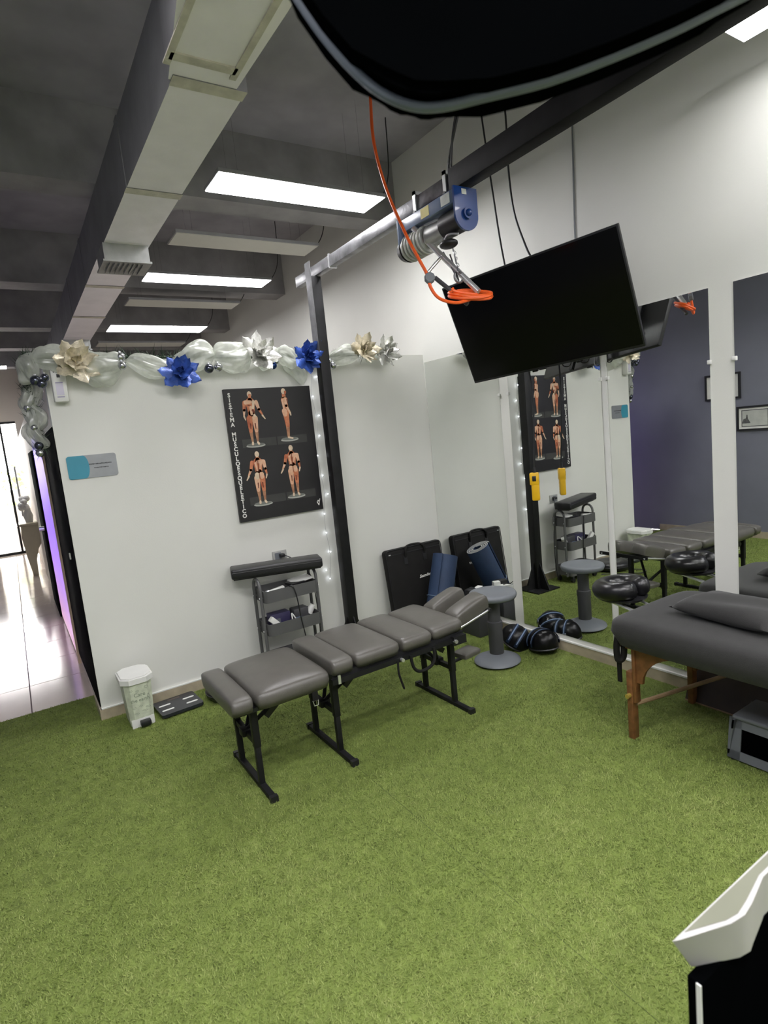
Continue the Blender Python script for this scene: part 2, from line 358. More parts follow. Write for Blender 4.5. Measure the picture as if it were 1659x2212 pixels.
MB().b2((XL-.012,1.395,.02),(XL-.0005,3.17,1.99)).build('housing', WHTP, pl, smooth=False)
MB().b2((XL-.014,1.41,.04),(XL-.012,3.15,1.97)).build('diffuser', PURPLE, pl, smooth=False)
w1 = MB().b2((XB,YF+.03,.0),(XL,YF+.04,2.64)).build('window_1', GLASS, struct=True, smooth=False)
for z0, z1 in [(.12,.55),(.62,.98),(1.04,1.30)]:
    MB().b2((XB,YF+.02,z0),(XL,YF+.026,z1)).build('frosted_band', FROST, w1, smooth=False)
MB().cone((-3.02,YF-.05,.75),(-3.02,YF-.05,1.75),.02).build('handle', STEEL, w1)
MB().b2((XB,YF,2.60),(XL,YF+.1,2.66)).b2((XB,YF,0),(XL,YF+.1,.05)).b2((-3.16,YF,0),(-3.12,YF+.06,2.6)).build('window_frame', BLKM, w1, smooth=False)
MB().b2((XB-3,14,-.1),(3,20,-.01)).build('floor_outside', mat('pavement',(.5,.48,.45),.8), struct=True, smooth=False)
ct = thing('console_table', 'cream curved console table standing in the bright corridor', 'table', (-2.93,6.7,0))
MB().b2((-3.13,6.45,.80),(XL,7.0,.84),bev=.008).build('table_top', CREAM, ct)
MB().prism([(0,.80),(-.23,.80),(-.25,.62),(-.22,.30),(-.18,0),(-.11,0),(-.10,.25),(-.05,.42),(0,.5)], -.02, .02, frame_on((XL,6.55,0),(1,0,0),(0,0,1))).build('leg', CREAM, ct)
MB().prism([(0,.80),(-.23,.80),(-.25,.62),(-.22,.30),(-.18,0),(-.11,0),(-.10,.25),(-.05,.42),(0,.5)], -.02, .02, frame_on((XL,6.92,0),(1,0,0),(0,0,1))).build('leg', CREAM, ct)
fl = thing('flower_vase', 'white flower arrangement on the cream console table', 'vase', (-2.98,6.7,.84))
MB().lathe([(.0,0),(.05,0),(.07,.1),(.04,.2),(.05,.22)], (-2.98,6.7,.84)).build('vase', WHTP, fl)
b_ = MB()
for k in range(9): b_.sph((-2.98+rnd.uniform(-.08,.08),6.7+rnd.uniform(-.08,.08),1.12+rnd.uniform(-.05,.1)),.05,8)
b_.build('blossoms', WHTP, fl)
rd = thing('reception_desk', 'white reception desk at the left of the bright corridor', 'desk', (-3.85,8.0,0))
MB().b2((XB+.02,7.7,0),(-3.52,8.4,.95),bev=.01).build('body', WHTP, rd); MB().b2((XB+.02,7.66,.95),(-3.49,8.44,.99),bev=.006).build('desk_top', WHTP, rd)
def shrub(loc, r, name, label):
    t = thing(name, label, 'plant', loc); m = MB(); m.cone(loc, Vector(loc)+Vector((0,0,r)), .04).build('trunk', WOOD, t)
    g = MB()
    for k in range(220):
        v = Vector((rnd.gauss(0,1),rnd.gauss(0,1),rnd.gauss(0,1))).normalized()*r*rnd.uniform(.4,1); p = Vector(loc)+Vector((0,0,r*1.5))+v
        a = Vector((rnd.gauss(0,1),rnd.gauss(0,1),rnd.gauss(0,1))).normalized()*.09; b = v.normalized().cross(a).normalized()*.05
        g.bm.faces.new([g.bm.verts.new(q) for q in (p-a, p+b, p+a, p-b)])
    g.build('foliage', LEAFO, t, smooth=False)
shrub((-3.05,12.2,0), .75, 'outdoor_bush', 'sunlit green bush outside beyond the glass storefront')

# ================================================================== CEILING FITTINGS
def panel_light(x0, x1, y0, y1, z, lit, label, cord=True):
    t = thing('ceiling_panel_light', label, 'ceiling light', ((x0+x1)/2,(y0+y1)/2,z), group=None)
    MB().b2((x0,y0,z+.004),(x1,y1,z+.028),bev=.002,seg=1).build('frame', PFRAME, t)
    MB().b2((x0+.008,y0+.008,z),(x1-.008,y1-.008,z+.0041)).build('diffuser', {1:PANEL,2:PANEL2,3:PANELFILL}[int(lit)] if lit else PANOFF, t, smooth=False)
    for sx in (.12,.88):
        for sy in (.2,.8):
            X, Y = x0+(x1-x0)*sx, y0+(y1-y0)*sy; MB().cone((X,Y,z+.026),(X,Y,ZC),.0006,n=5).build('hanging_wire', GRYD, t)
    if cord:
        p = [(x1-.05,(y0+y1)/2,z+.03),(x1+.06,(y0+y1)/2+.01,z+.06),(x1+.16,(y0+y1)/2+.02,z+.25),(x1+.18,(y0+y1)/2+.02,ZC)]
        MB().tube(smooth_path(p), .004, 6).build('power_cord', BLKP, t)
Y1 = [(-.55,-.25,True,'large lit white ceiling panel nearest, right of the duct'), (.50,.79,False,'unlit ceiling panel just behind the largest lit one'),
      (1.56,1.85,True,'second lit ceiling panel, above the dark beam end'), (2.52,2.82,False,'unlit ceiling panel between the second and third lit ones'),
      (3.80,4.20,True,'third lit ceiling panel, just above the garland'), (4.95,5.27,False,'farthest unlit ceiling panel, just above the garland foliage')]
for (a, b, lit, lab) in Y1: panel_light(-1.82,-.62,a,b,3.3,(1 if a < 0 else 2) if lit else 0,lab)
panel_light(-.433,-.243,-3.95,-2.742,3.15,2,'lit panel at the top right corner close to the wall',cord=False)
panel_light(-2.40,-1.20,-4.15,-3.85,3.3,3,'added fill ceiling panel overhead right of the camera',cord=False)  # this and the next three: added fill panels, stronger than the visible row
panel_light(-1.82,-.62,-5.5,-5.2,3.3,3,'added fill ceiling panel behind the camera on the mirror side',cord=False)
panel_light(-3.9,-2.7,-4.7,-4.4,3.3,3,'added fill ceiling panel overhead behind the camera',cord=False)
panel_light(-3.9,-2.7,-3.1,-2.8,3.3,3,'added fill ceiling panel overhead left of the duct',cord=False)
panel_light(-3.9,-2.9,6.9,7.2,3.3,True,'added lit ceiling panel far down the corridor',cord=False)  # added panel lighting the far end of the corridor

dt = thing('air_duct', 'long pale ventilation duct running under the black ceiling', 'duct', (-2.3,0,3.0))
DX0, DX1, DZ0, DZ1 = -2.43, -2.16, 3.0, 3.33
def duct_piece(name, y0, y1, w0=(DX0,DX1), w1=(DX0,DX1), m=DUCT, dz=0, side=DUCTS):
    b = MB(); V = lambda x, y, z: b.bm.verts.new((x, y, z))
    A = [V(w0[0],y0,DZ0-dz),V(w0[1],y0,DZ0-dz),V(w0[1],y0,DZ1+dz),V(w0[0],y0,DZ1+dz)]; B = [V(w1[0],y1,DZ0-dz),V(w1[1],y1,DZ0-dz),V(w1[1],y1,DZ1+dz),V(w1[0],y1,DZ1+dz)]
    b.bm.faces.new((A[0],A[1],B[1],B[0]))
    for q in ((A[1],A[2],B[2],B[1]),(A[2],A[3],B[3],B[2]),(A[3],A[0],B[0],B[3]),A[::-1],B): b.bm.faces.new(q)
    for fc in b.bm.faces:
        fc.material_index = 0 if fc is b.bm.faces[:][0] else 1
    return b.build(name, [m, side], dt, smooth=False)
duct_piece('duct_section', -5.6, -2.32, (-2.56,-2.17), (-2.52,-2.185))
duct_piece('duct_section', -2.32, -1.84, (-2.52,-2.185), (DX0-.012,DX1-.04))
for a, b in [(-1.84,-.86),(-.86,.94),(.94,3.0),(3.0,6.0),(6.0,9.6)]: duct_piece('duct_section', a+.004, b-.004)
for y in (-1.84,-.86,.94,2.0,4.4,6.0): duct_piece('seam_band', y-.035, y+.03, (DX0-.004,DX1+.004), (DX0-.004,DX1+.004), TAPE, .004)
for x in (-2.47,-2.235): MB().b2((x-.012,-2.8,DZ0-.006),(x+.012,-1.93,DZ0)).build('sealant_strip', TAPE, dt, smooth=False)
MB().b2((-2.47,-2.0,DZ0-.006),(-2.235,-1.96,DZ0)).build('sealant_strip', TAPE, dt, smooth=False)
def vent(y):
    o = MB().b2((DX0-.01,y,DZ0-.10),(DX1-.01,y+.26,DZ0)).build('vent_box', GALV, dt, smooth=False)
    MB().b2((DX0-.02,y-.01,DZ0-.112),(DX1,y+.27,DZ0-.10)).build('flange', GALV, o, smooth=False)
    for k in range(8):
        x = DX0+.02+k*.028; MB().box((x,y+.12,DZ0-.116),(.003,.19,.016),(0,.5,0)).build('louvre', GRYD, o, smooth=False)
vent(-.06); vent(3.1)

# ================================================================== STEEL GANTRY, HOIST, CORDS
pst = thing('steel_post', 'black square steel post with flared base in front of white wall', 'post', (-1.055,-.155,0))
MB().b2((-1.095,-.195,.01),(-1.015,-.115,2.842),bev=.005).build('tube', BLKM, pst)
MB().b2((-1.098,-.198,2.3),(-1.0955,-.112,2.945)).build('side_plate', STEEL, pst, smooth=False)
MB().b2((-1.205,-.30,0),(-.905,-.012,.012)).build('base_plate', BLKM, pst, smooth=False)
for dx, dy in ((1,0),(-1,0),(0,1),(0,-1)):
    L_ = .10 if (dx,dy) == (0,1) else .11
    MB().prism([(0,.012),(L_,.012),(0,.27)], -.005, .005, frame_on((-1.055+dx*.04,-.155+dy*.04,0),(dx,dy,0),(0,0,1))).build('gusset', BLKM, pst, smooth=False)
bm_ = thing('steel_rail', 'long black steel rail carrying the blue hoist', 'rail', (-1.03,-2.5,2.84))
MB().b2((-1.075,-5.2,2.828),(-.99,-1.74,2.935),bev=.006).build('black_tube', WORN, bm_)
MB().b2((-1.056,-1.72,2.846),(-1.004,.15,2.922),bev=.005).build('worn_tube', STEEL, bm_)
MB().b2((-1.06,-.42,2.838),(-1.0,-.405,2.93)).build('clamp_band', CHROME, bm_, smooth=False)
MB().b2((-1.09,-5.28,0),(-1.0,-5.19,2.84),bev=.004).build('end_post', BLKM, bm_)
ho = thing('electric_hoist', 'blue electric hoist with finned motor clamped under steel rail', 'hoist', (-1.04,-1.55,2.72))
MB().b2((-1.10,-1.80,2.755),(-.98,-1.33,2.822),bev=.006).build('channel', HBLU2, ho)
Dp = [(.075*math.cos(a), .075*math.sin(a)-.04) for a in np.linspace(PI,2*PI,15)]; Dp = [(-.075,.09)]+Dp+[(.075,.09)]
ep = MB().prism(Dp,-.006,.006,frame_on((-1.04,-1.815,2.735),(1,0,0),(0,0,1))).build('end_plate', HBLUE, ho, ang=30)
MB().cone((-1.04,-1.835,2.70),(-1.04,-1.82,2.70),.028,n=18).sph((-1.04,-1.835,2.70),.018,12).build('bearing_cap', HBLUE, ep)
MB().b2((-1.065,-1.823,2.79),(-1.035,-1.8215,2.815)).build('badge', STKW, ep, smooth=False)
MB().prism(Dp,-.006,.006,frame_on((-1.04,-1.33,2.735),(1,0,0),(0,0,1))).build('end_plate', HBLU2, ho, ang=30)
MB().b2((-1.1015,-1.60,2.765),(-1.1002,-1.53,2.815)).build('sticker', STKY, ho, smooth=False)
MB().b2((-1.1015,-1.77,2.765),(-1.1002,-1.70,2.815)).build('sticker', STKW, ho, smooth=False)
MB().cone((-1.04,-1.80,2.69),(-1.04,-1.66,2.69),.062,n=20).build('cable_drum', BLKP, ho)
MB().cone((-1.04,-1.66,2.685),(-1.04,-1.53,2.685),.052,.058,n=20).build('gearbox', GALV, ho)
MB().cone((-1.05,-1.52,2.675),(-1.05,-1.34,2.675),.066,n=20).build('motor', GALV, ho)
MB().cone((-1.05,-1.335,2.675),(-1.05,-1.29,2.675),.07,.055,n=20).build('motor_cap', BLKP, ho)
for k in range(6):
    y = -1.50+k*.028; MB().lathe([(.060,-.004),(.074,-.004),(.074,.004),(.060,.004)],(0,0,0),20,Matrix.Translation((-1.05,y,2.675)) @ Matrix.Rotation(PI/2,4,'X')).build('fin', STKW, ho, ang=30)
MB().tube(smooth_path([(-1.02,-1.60,2.63),(-1.07,-1.66,2.60),(-1.09,-1.72,2.625),(-1.07,-1.78,2.615)]),.006).build('limit_arm', CHROME, ho)
MB().sph((-1.07,-1.70,2.59),.045,14,(1,1.2,.5)).build('limit_weight', BLKP, ho)
for y in (-1.44,-1.70):
    MB().b2((-1.068,y-.012,2.81),(-1.061,y+.012,2.945)).b2((-.999,y-.012,2.81),(-.992,y+.012,2.945)).b2((-1.068,y-.012,2.926),(-.992,y+.012,2.945)).build('clamp', GALV, ho, smooth=False)
    MB().cone((-1.075,y,2.835),(-1.055,y,2.835),.012,n=6).build('nut', BLKP, ho)
MB().cone((-1.05,-1.70,2.60),(-1.02,-1.70,2.46),.004,n=6).build('lift_cable', STEEL, ho)
hk = [(-1.02+.028*math.cos(a), -1.70, 2.43+.028*math.sin(a)) for a in np.linspace(PI/2,-PI*1.2,14)]
MB().tube(hk,.006,8).build('hook', STEEL, ho)
for k in range(3): MB().lathe([(.008,-.002),(.012,0),(.008,.002)],(0,0,0),10,Matrix.Translation((-1.035+.007*k,-1.70,2.55-.03*k)) @ Matrix.Rotation(k*PI/2,4,'Z') @ Matrix.Rotation(PI/2,4,'X')).build('chain_link', CHROME, ho)
# traction bar hung from the hook
RU, RL = onx(893,493,-1.1), at(1034,630,3.03)
br = thing('traction_bar', 'chrome twin traction bar hanging from the hoist hook', 'bar', RL)
MB().cone(RU, RL, .0155, n=14).build('bar', CHROME, br)
off = Vector((-.075,.03,-.075)); MB().cone(RU*.45+RL*.55+off, RL+off*.8, .0115, n=12).build('bar', GRYD, br)
mid = RU*.55+RL*.45; MB().cone(mid, mid+off*1.05, .008).build('cross_link', CHROME, br)
MB().sph(mid, .017, 10).build('joint', CHROME, br)
MB().tube([mid+Vector((.01,0,.02)), Vector((-1.02,-1.70,2.41)), mid+Vector((.03,-.03,.0))], .005, 6).build('shackle', STEEL, br)
# orange cord: from the ceiling down past the bar, coiled at its end
t0 = 3.05
cp = [at(793,60,3.6), at(800,210,3.2), at(808,310,3.12), at(835,410,3.06), at(876,505,3.0), at(905,560,2.98), at(922,592,2.97), at(931,622,2.97), at(950,645,2.97), at(985,654,2.98), at(1015,647,2.99)]
oc = thing('orange_cord', 'orange electric cord hanging from above and coiled on the chrome bar', 'cord', RL)
MB().tube(smooth_path(cp), .0085, 8).build('hanging_length', ORNG, oc)
cc = Vector(at(1019,637,3.03)); pts = []
for k in range(7*18):
    a = k/18*2*PI; w = int(k/18); rx = .085+.012*math.sin(w*2.1)+.004*w; ry = .052+.01*math.cos(w*1.7)
    pts.append(cc + CR*(rx*math.cos(a)+.012*math.sin(w*3)) + Vector((.84,.54,0)).cross(Vector((0,0,1)))*0 + (CF*ry*.9 + CU*ry*.62)*math.sin(a) + CU*(.010*math.sin(a*.5+w)) )
MB().tube(pts, .0085, 7).build('coil', ORNG, oc)
MB().tube(smooth_path([cc+CR*.03, at(985,630,3.0), at(977,623,3.0)]), .0085, 7).build('plug_tail', ORNG, oc)
kn = Vector(at(928,601,2.97))
MB().lathe([(0,-.014)]+[(.026,-.014),(.028,-.008),(.028,.010),(.022,.015),(0,.015)], kn, 9, (CF*-1).to_track_quat('Z','Y').to_matrix().to_4x4()).build('clamp_knob', GRYL, oc, ang=25)
# pendant control and cables
pc = thing('pendant_control', 'yellow hoist pendant control hanging before the mirror', 'remote', (-.14,-1.315,1.12))
q0 = Matrix.Translation((-.14,-1.315,1.20)) @ Matrix.Rotation(-.9,4,'Z')
MB().box((0,0,0),(.052,.04,.19),bev=.008).build('grip', YELL, pc, M=q0)
MB().box((-.004,0,.055),(.062,.046,.085),bev=.008).build('head', YELL, pc, M=q0)
MB().box((-.004,-.024,.058),(.026,.006,.036),bev=.002).build('rocker_switch', BLKP, pc, M=q0)
for k in range(4): MB().box((0,.0195,-.01-k*.022),(.044,.003,.003)).build('rib', YELL, pc, M=q0)
MB().cone((-.14,-1.315,1.29),(-.14,-1.315,1.335),.011,.008,n=10).build('cable_gland', BLKP, pc)
MB().tube(smooth_path([(-.14,-1.315,1.33), onx(1146,820,-.15), onx(1090,570,-.2), onx(1062,400,-.2), onx(1040,250,-.2), (-.22,-1.1,ZC)]), .006, 7).build('cable', BLKP, pc)
wcb = MB().tube(smooth_path([onx(1150,560,-.42), onx(1135,530,-.40), onx(1110,455,-.36), onx(1097,350,-.32), onx(1090,230,-.3), (-.3,-1.35,ZC)]), .006, 7).build('screen_cable', BLKP); tag(wcb, 'thin black cable dropping to the top edge of the screen', 'cable')
wk = MB().tube([(-.006,-1.645,2.4),(-.006,-1.645,2.8),(-.006,-1.673,3.55),(-.006,-1.68,ZC)], .005, 6).build('riser_cable', GRYP); tag(wk, 'thin grey cable running straight up the white wall', 'cable')
hc = thing('hoist_cables', 'pair of black cables rising from the hoist to the ceiling', 'cable', (-1.03,-1.72,2.92))
for k in (0,1): MB().tube(smooth_path([(-1.03,-1.70-.02*k,2.925), (-1.045,-1.73-.015*k,3.0), (-1.05,-1.83+.02*k,3.165), (-1.0,-1.95,3.5), (-.95,-2.0,ZC)]), .006, 6).build('strand', BLKP, hc)

# hanging television
TB = Vector((-.08,-2.134,1.996)); yaw, tilt, rl, TW, TH = 1.821, -.395, -.049, 1.14, .662
wv = Vector((math.cos(yaw)*math.cos(rl), math.sin(yaw)*math.cos(rl), math.sin(rl))); nn = wv.cross(Vector((0,0,1))).normalized(); up0 = nn.cross(wv); upv = up0*math.cos(tilt)+nn*math.sin(tilt)
TM = frame_on(TB, -wv, upv)   # local x runs to the right edge (0 at right), y up, z toward viewer?
if (TM.to_3x3() @ Vector((0,0,1))).x > 0: TM = TM @ Matrix.Diagonal((1,1,-1,1))
tv = thing('television', 'large black flat television hanging tilted before the mirrors', 'television', TB)
MB().box((-TW/2,TH/2,-.014),(TW,TH,.026),bev=.004).build('bezel', BLKP, tv, M=TM)
MB().b2((-TW+.010,.016,-.001),(-.010,TH-.010,.0012)).build('screen', SCREEN, tv, smooth=False, M=TM)
MB().box((-TW/2,TH*.42,-.045),(TW*.66,TH*.55,.05),bev=.02).build('rear_housing', BLKP, tv, M=TM)
MB().box((-TW*.55,.0,-.004),(.05,.012,.012),bev=.003).build('sensor', BLKP, tv, M=TM)
wp = thing('screen_bracket', 'black swivel bracket holding the television to the wall', 'bracket', (-.02,-1.6,2.3))
hub = TM @ Vector((-TW/2,TH*.5,-.075))
MB().b2((-.03,-1.75,2.24),(-.001,-1.45,2.55),bev=.004).build('wall_plate', BLKM, wp)
MB().cone((-.02,-1.6,2.42), hub, .018, n=10).build('arm', BLKM, wp)
MB().box((-TW*.5,TH*.45,-.078),(.42,.05,.02)).box((-TW*.5-.15,TH*.38,-.078),(.035,TH*.85,.02)).box((-TW*.5+.15,TH*.38,-.078),(.035,TH*.85,.02)).build('rear_bars', BLKM, wp, smooth=False, M=TM)
for k, (sx) in enumerate((-.46,-.36)):
    a = TM @ Vector((sx*TW,.03,-.05)); MB().tube(smooth_path([a, a+Vector((.02,-.01,-.05)), a+Vector((.03,-.05,-.055)), a+Vector((.03,-.07,.0))]), .004, 6).build('cable_loop', BLKP, wp)

# black obstruction close to the lens, built as a made-up pad on added wires
bo = [(x, y-44) for x, y in [(560,-110),(625,-20),(690,75),(755,150),(820,205),(890,236),(960,238),(1060,215),(1200,180),(1340,128),(1480,68),(1580,18),(1700,-45),(1760,-110)]]
BT = .62; BO = at(1000,100,BT); bq = frame_on(BO, CR, CU)
loc2 = [((x-1000)/FPX*BT, -(y-100)/FPX*BT) for x, y in bo]; poly = loc2 + [(.40,.30),(-.22,.30)]
DULLB = mat('dull_black', (.0012,.0014,.0016), 1.0, var=.1, spec=0)
hp = thing('lens_obstruction', 'large black lens obstruction shaped as an added overhead pad', 'pad', BO)
def blobshape(m, sc, z0, z1):
    cxm = sum(p[0] for p in poly)/len(poly); cym = sum(p[1] for p in poly)/len(poly)
    m.prism([(cxm+(p[0]-cxm)*sc, cym+(p[1]-cym)*sc) for p in poly], z0, z1)
m = MB(); blobshape(m, 1.0, -.06, -.02); bmesh.ops.bevel(m.bm, geom=m.bm.edges[:], offset=.012, segments=3, affect='EDGES'); m.build('core', DULLB, hp, M=bq)
m = MB(); blobshape(m, .985, -.022, .0); bmesh.ops.bevel(m.bm, geom=m.bm.edges[:], offset=.008, segments=3, affect='EDGES'); m.build('cover', DULLB, hp, M=bq)
pp = [(p[0], p[1], -.026) for p in loc2]; MB().tube(smooth_path(pp,4), .0055, 8).build('rim_light_band', mat('rim_light_grey',(.13,.15,.18),.5), hp, M=bq)  # grey band paints the rim light along the obstruction's edge
for x in (-.18,-.05):
    a = bq @ Vector((x,.28,-.03)); MB().cone(a, (a.x,a.y,ZC), .004, n=6).build('hanging_wire', BLKM, hp)

# ================================================================== ON THE WHITE WALL
# anatomy poster
ps = thing('anatomy_poster', 'black anatomy poster of four muscle figures on white wall', 'poster', (-1.46,-.012,1.61))
PX0, PX1, PZ0, PZ1 = -1.797, -1.126, 1.13, 2.08
MB().b2((PX0,-.028,PZ0),(PX1,-.001,PZ1),bev=.002,seg=1).build('canvas_board', PRINTK, ps)
PM = frame_on((PX0,-.0285,PZ1),(1,0,0),(0,0,1))     # local x right, y up (negative down), z out of the wall
ttl = 'SISTEMA MUSCULOESQUELETICO'
for i, ch in enumerate(ttl):
    if ch != ' ': put_text('letter', ch, .040, INKW, ps, PM @ Matrix.Translation((.036,-.044-i*.0345,.0005)), off=.0014)
FLESH = mat('muscle_red_print', (.40,.095,.04), .55, scale=26, col2=(.68,.27,.13)); FLESH2 = mat('muscle_pale_print', (.66,.34,.20), .55, scale=30, col2=(.78,.52,.36))
BONE = mat('bone_print', (.70,.55,.40), .55, var=.12, scale=30); SHADOW = mat('muscle_dark_print', (.16,.035,.015), .55, var=.3, scale=30); LEGB = mat('lower_leg_print', (.30,.12,.06), .55, scale=30, col2=(.50,.27,.15))
DISC = mat('pedestal_print', (.17,.18,.16), .55, var=.2); DISCL = mat('pedestal_rim_print', (.42,.42,.38), .55); MIST = mat('grey_backdrop_print', (.032,.031,.030), .6, scale=9, col2=(.05,.05,.047))
def caps(b, p, q, r0, r1, z):
    p, q = Vector((p[0],p[1])), Vector((q[0],q[1])); d = (q-p); a0 = math.atan2(d.y, d.x)
    pts = [p+Vector((math.cos(a0+PI/2+PI*k/6), math.sin(a0+PI/2+PI*k/6)))*r0 for k in range(7)] + [q+Vector((math.cos(a0-PI/2+PI*k/6), math.sin(a0-PI/2+PI*k/6)))*r1 for k in range(7)]
    b.prism([(v.x, v.y) for v in pts], z, z+.0004)
def ell(b, c, rx, ry, z): b.prism([(c[0]+rx*math.cos(2*PI*k/18), c[1]+ry*math.sin(2*PI*k/18)) for k in range(18)], z, z+.0004)
def figure(cx, top, H, kind):
    # flat printed figure, H tall, head top at (cx, top); pieces lie in print layers
    t = bpy.data.objects.new('figure', None); COL.objects.link(t); t.parent = ps; P = lambda x, y: (cx+x*H, top-y*H)
    L = {}
    def g(m): return L.setdefault(m.name, (MB(), m))[0]
    foot = top-H; side = kind == 'side'; s = {'front':1,'side':1,'back':-1,'back2':-1}[kind]
    ell(g(DISCL), (cx+.01*H, foot-.004), .19*H, .034*H, .0002); ell(g(DISC), (cx+.01*H, foot+.004), .18*H, .030*H, .0006)
    if side:
        caps(g(LEGB),P(.0,.72),P(-.01,.95),.042*H,.024*H,.0012); caps(g(BONE),P(-.01,.965),P(.075,.985),.018*H,.016*H,.0016)
        caps(g(FLESH),P(-.01,.47),P(.0,.72),.066*H,.042*H,.0016); caps(g(FLESH2),P(-.035,.44),P(-.03,.50),.055*H,.05*H,.002)
        caps(g(FLESH),P(-.01,.23),P(.0,.42),.072*H,.052*H,.0014); caps(g(FLESH2),P(-.055,.22),P(-.04,.40),.022*H,.02*H,.0022)
        caps(g(FLESH2),P(.0,.21),P(.015,.34),.038*H,.028*H,.0026); caps(g(FLESH2),P(.015,.34),P(.075,.47),.028*H,.018*H,.0026); caps(g(BONE),P(.08,.48),P(.09,.53),.02*H,.012*H,.003)
        caps(g(SHADOW),P(.045,.22),P(.05,.29),.012*H,.008*H,.003)
        caps(g(FLESH),P(-.015,.11),P(-.01,.17),.034*H,.04*H,.0014); ell(g(BONE),P(-.012,.055),.048*H,.058*H,.0018); caps(g(FLESH),P(.025,.07),P(.02,.10),.024*H,.018*H,.0022)
    else:
        for k in (-1,1):
            caps(g(LEGB),P(.055*k,.73),P(.05*k+.005,.93),.036*H,.018*H,.0012); caps(g(BONE),P(.05*k+.005,.95),P(.06*k+.012,.978),.020*H,.022*H,.0016)
            caps(g(FLESH if k*s<0 else FLESH2),P(.052*k,.50),P(.055*k,.73),.058*H,.036*H,.0016); caps(g(SHADOW),P(.045*k,.60),P(.05*k,.69),.012*H,.008*H,.002)
            ax = .135 if k*s < 0 else .155; ex = .15 if k*s < 0 else .21; hx = .13 if k*s < 0 else .255
            caps(g(FLESH if k<0 else FLESH2),P(.115*k,.20),P(ax*k,.34),.036*H,.026*H,.0018); caps(g(FLESH2 if k<0 else FLESH),P(ax*k,.34),P(ex*k,.44),.026*H,.016*H,.0018); caps(g(BONE),P(ex*k,.455),P(hx*k,.52),.017*H,.010*H,.002)
        caps(g(FLESH),P(0,.21),P(0,.40),.092*H,.062*H,.0014); caps(g(FLESH),P(0,.40),P(0,.47),.064*H,.08*H,.0014)
        caps(g(FLESH2),P(.0,.195),P(-.09*s,.20),.03*H,.04*H,.0022)
        if s > 0:
            caps(g(BONE),P(.06,.19),P(.045,.31),.028*H,.02*H,.0026); caps(g(SHADOW),P(-.05,.255),P(-.005,.265),.010*H,.008*H,.0028); caps(g(SHADOW),P(.03,.35),P(.05,.38),.022*H,.018*H,.0028)
            caps(g(FLESH2),P(0,.30),P(0,.42),.03*H,.022*H,.0024); caps(g(BONE),P(.05,.44),P(.07,.47),.022*H,.016*H,.003)
        else:
            caps(g(SHADOW),P(0,.17),P(0,.38),.008*H,.006*H,.0028); caps(g(FLESH2),P(-.05,.22),P(-.03,.36),.022*H,.016*H,.0026); caps(g(FLESH2),P(.06,.22),P(.03,.33),.026*H,.014*H,.0026)
            caps(g(FLESH2 if kind=='back' else BONE),P(-.045,.44),P(-.05,.49),.045*H,.04*H,.003); caps(g(FLESH2),P(.045,.44),P(.05,.49),.045*H,.04*H,.003); caps(g(SHADOW),P(0,.43),P(0,.52),.007*H,.005*H,.0034)
        caps(g(FLESH),P(0,.115),P(0,.17),.032*H,.045*H,.0014); ell(g(BONE),P(0,.055),.044*H,.056*H,.0018)
        if s > 0: caps(g(FLESH),P(.005,.075),P(.005,.10),.03*H,.02*H,.0022); ell(g(SHADOW),P(.02,.06),.008*H,.006*H,.0028)
    for k, (b, m) in L.items():
        o = b.build('print_layer', m, t, smooth=False, world=False); o.data.transform(gmat(ps).inverted() @ PM); 
for (a0, a1, b0, b1) in [(.09,.35,.36,.42),(.36,.60,.36,.42),(.09,.37,.78,.84),(.38,.62,.78,.84)]:
    MB().b2((a0,-b1,-.0002),(a1,-b0,.0001)).build('backdrop_print', MIST, ps, smooth=False, M=PM)
figure(.185,-.022,.385,'front'); figure(.455,-.012,.375,'side'); figure(.185,-.452,.385,'back2'); figure(.455,-.432,.385,'back')
MB().prism([(0,0),(.012,-.02),(.022,.02),(.026,.018),(.014,-.032),(.008,-.03),(-.006,-.002)],.0002,.0008).sph((.008,.004,.0006),.007,8,(1,1,.1)).build('corner_logo', INKW, ps, smooth=False, M=PM @ Matrix.Translation((.625,-.885,0)))
# sign plate
sg = thing('sign_plate', 'grey and teal sign plate on white wall', 'sign', (-2.69,-.004,1.64))
def rrect(x0, y0, x1, y1, r, n=5):
    o = []
    for cx, cy, a in ((x1-r,y1-r,0),(x0+r,y1-r,PI/2),(x0+r,y0+r,PI),(x1-r,y0+r,1.5*PI)):
        o += [(cx+r*math.cos(a+PI/2*k/n), cy+r*math.sin(a+PI/2*k/n)) for k in range(n+1)]
    return o
SM = frame_on((-2.69,-.001,1.643),(1,0,0),(0,0,1))
MB().prism(rrect(-.143,-.072,.143,.072,.016),0,.005).build('plate', SIGNG, sg, M=SM)
tp = [(-.143+.016,-.072)]+[(-.048+.022*math.cos(a)*1.3, .072*math.sin(a)) for a in np.linspace(-PI/2,PI/2,12)]+[(-.127,.072)]+[(-.127+.016*math.cos(a),.056+.016*math.sin(a)) for a in np.linspace(PI/2,PI,5)]+[(-.127+.016*math.cos(a),-.056+.016*math.sin(a)) for a in np.linspace(PI,1.5*PI,5)][:-1]
MB().prism(tp,.005,.0056).build('teal_field', SIGNB, sg, M=SM)
for row, (x0, n, z, h) in enumerate([(-.02,17,.013,.009),(.006,11,-.011,.007)]):
    b = MB()
    for k in range(n): b.b2((x0+k*.0078,z-h*rnd.uniform(.3,.5),.005),(x0+k*.0078+.0062,z+h*rnd.uniform(.35,.5),.0056))
    b.build('blurred_lettering', INKD, sg, smooth=False, M=SM)
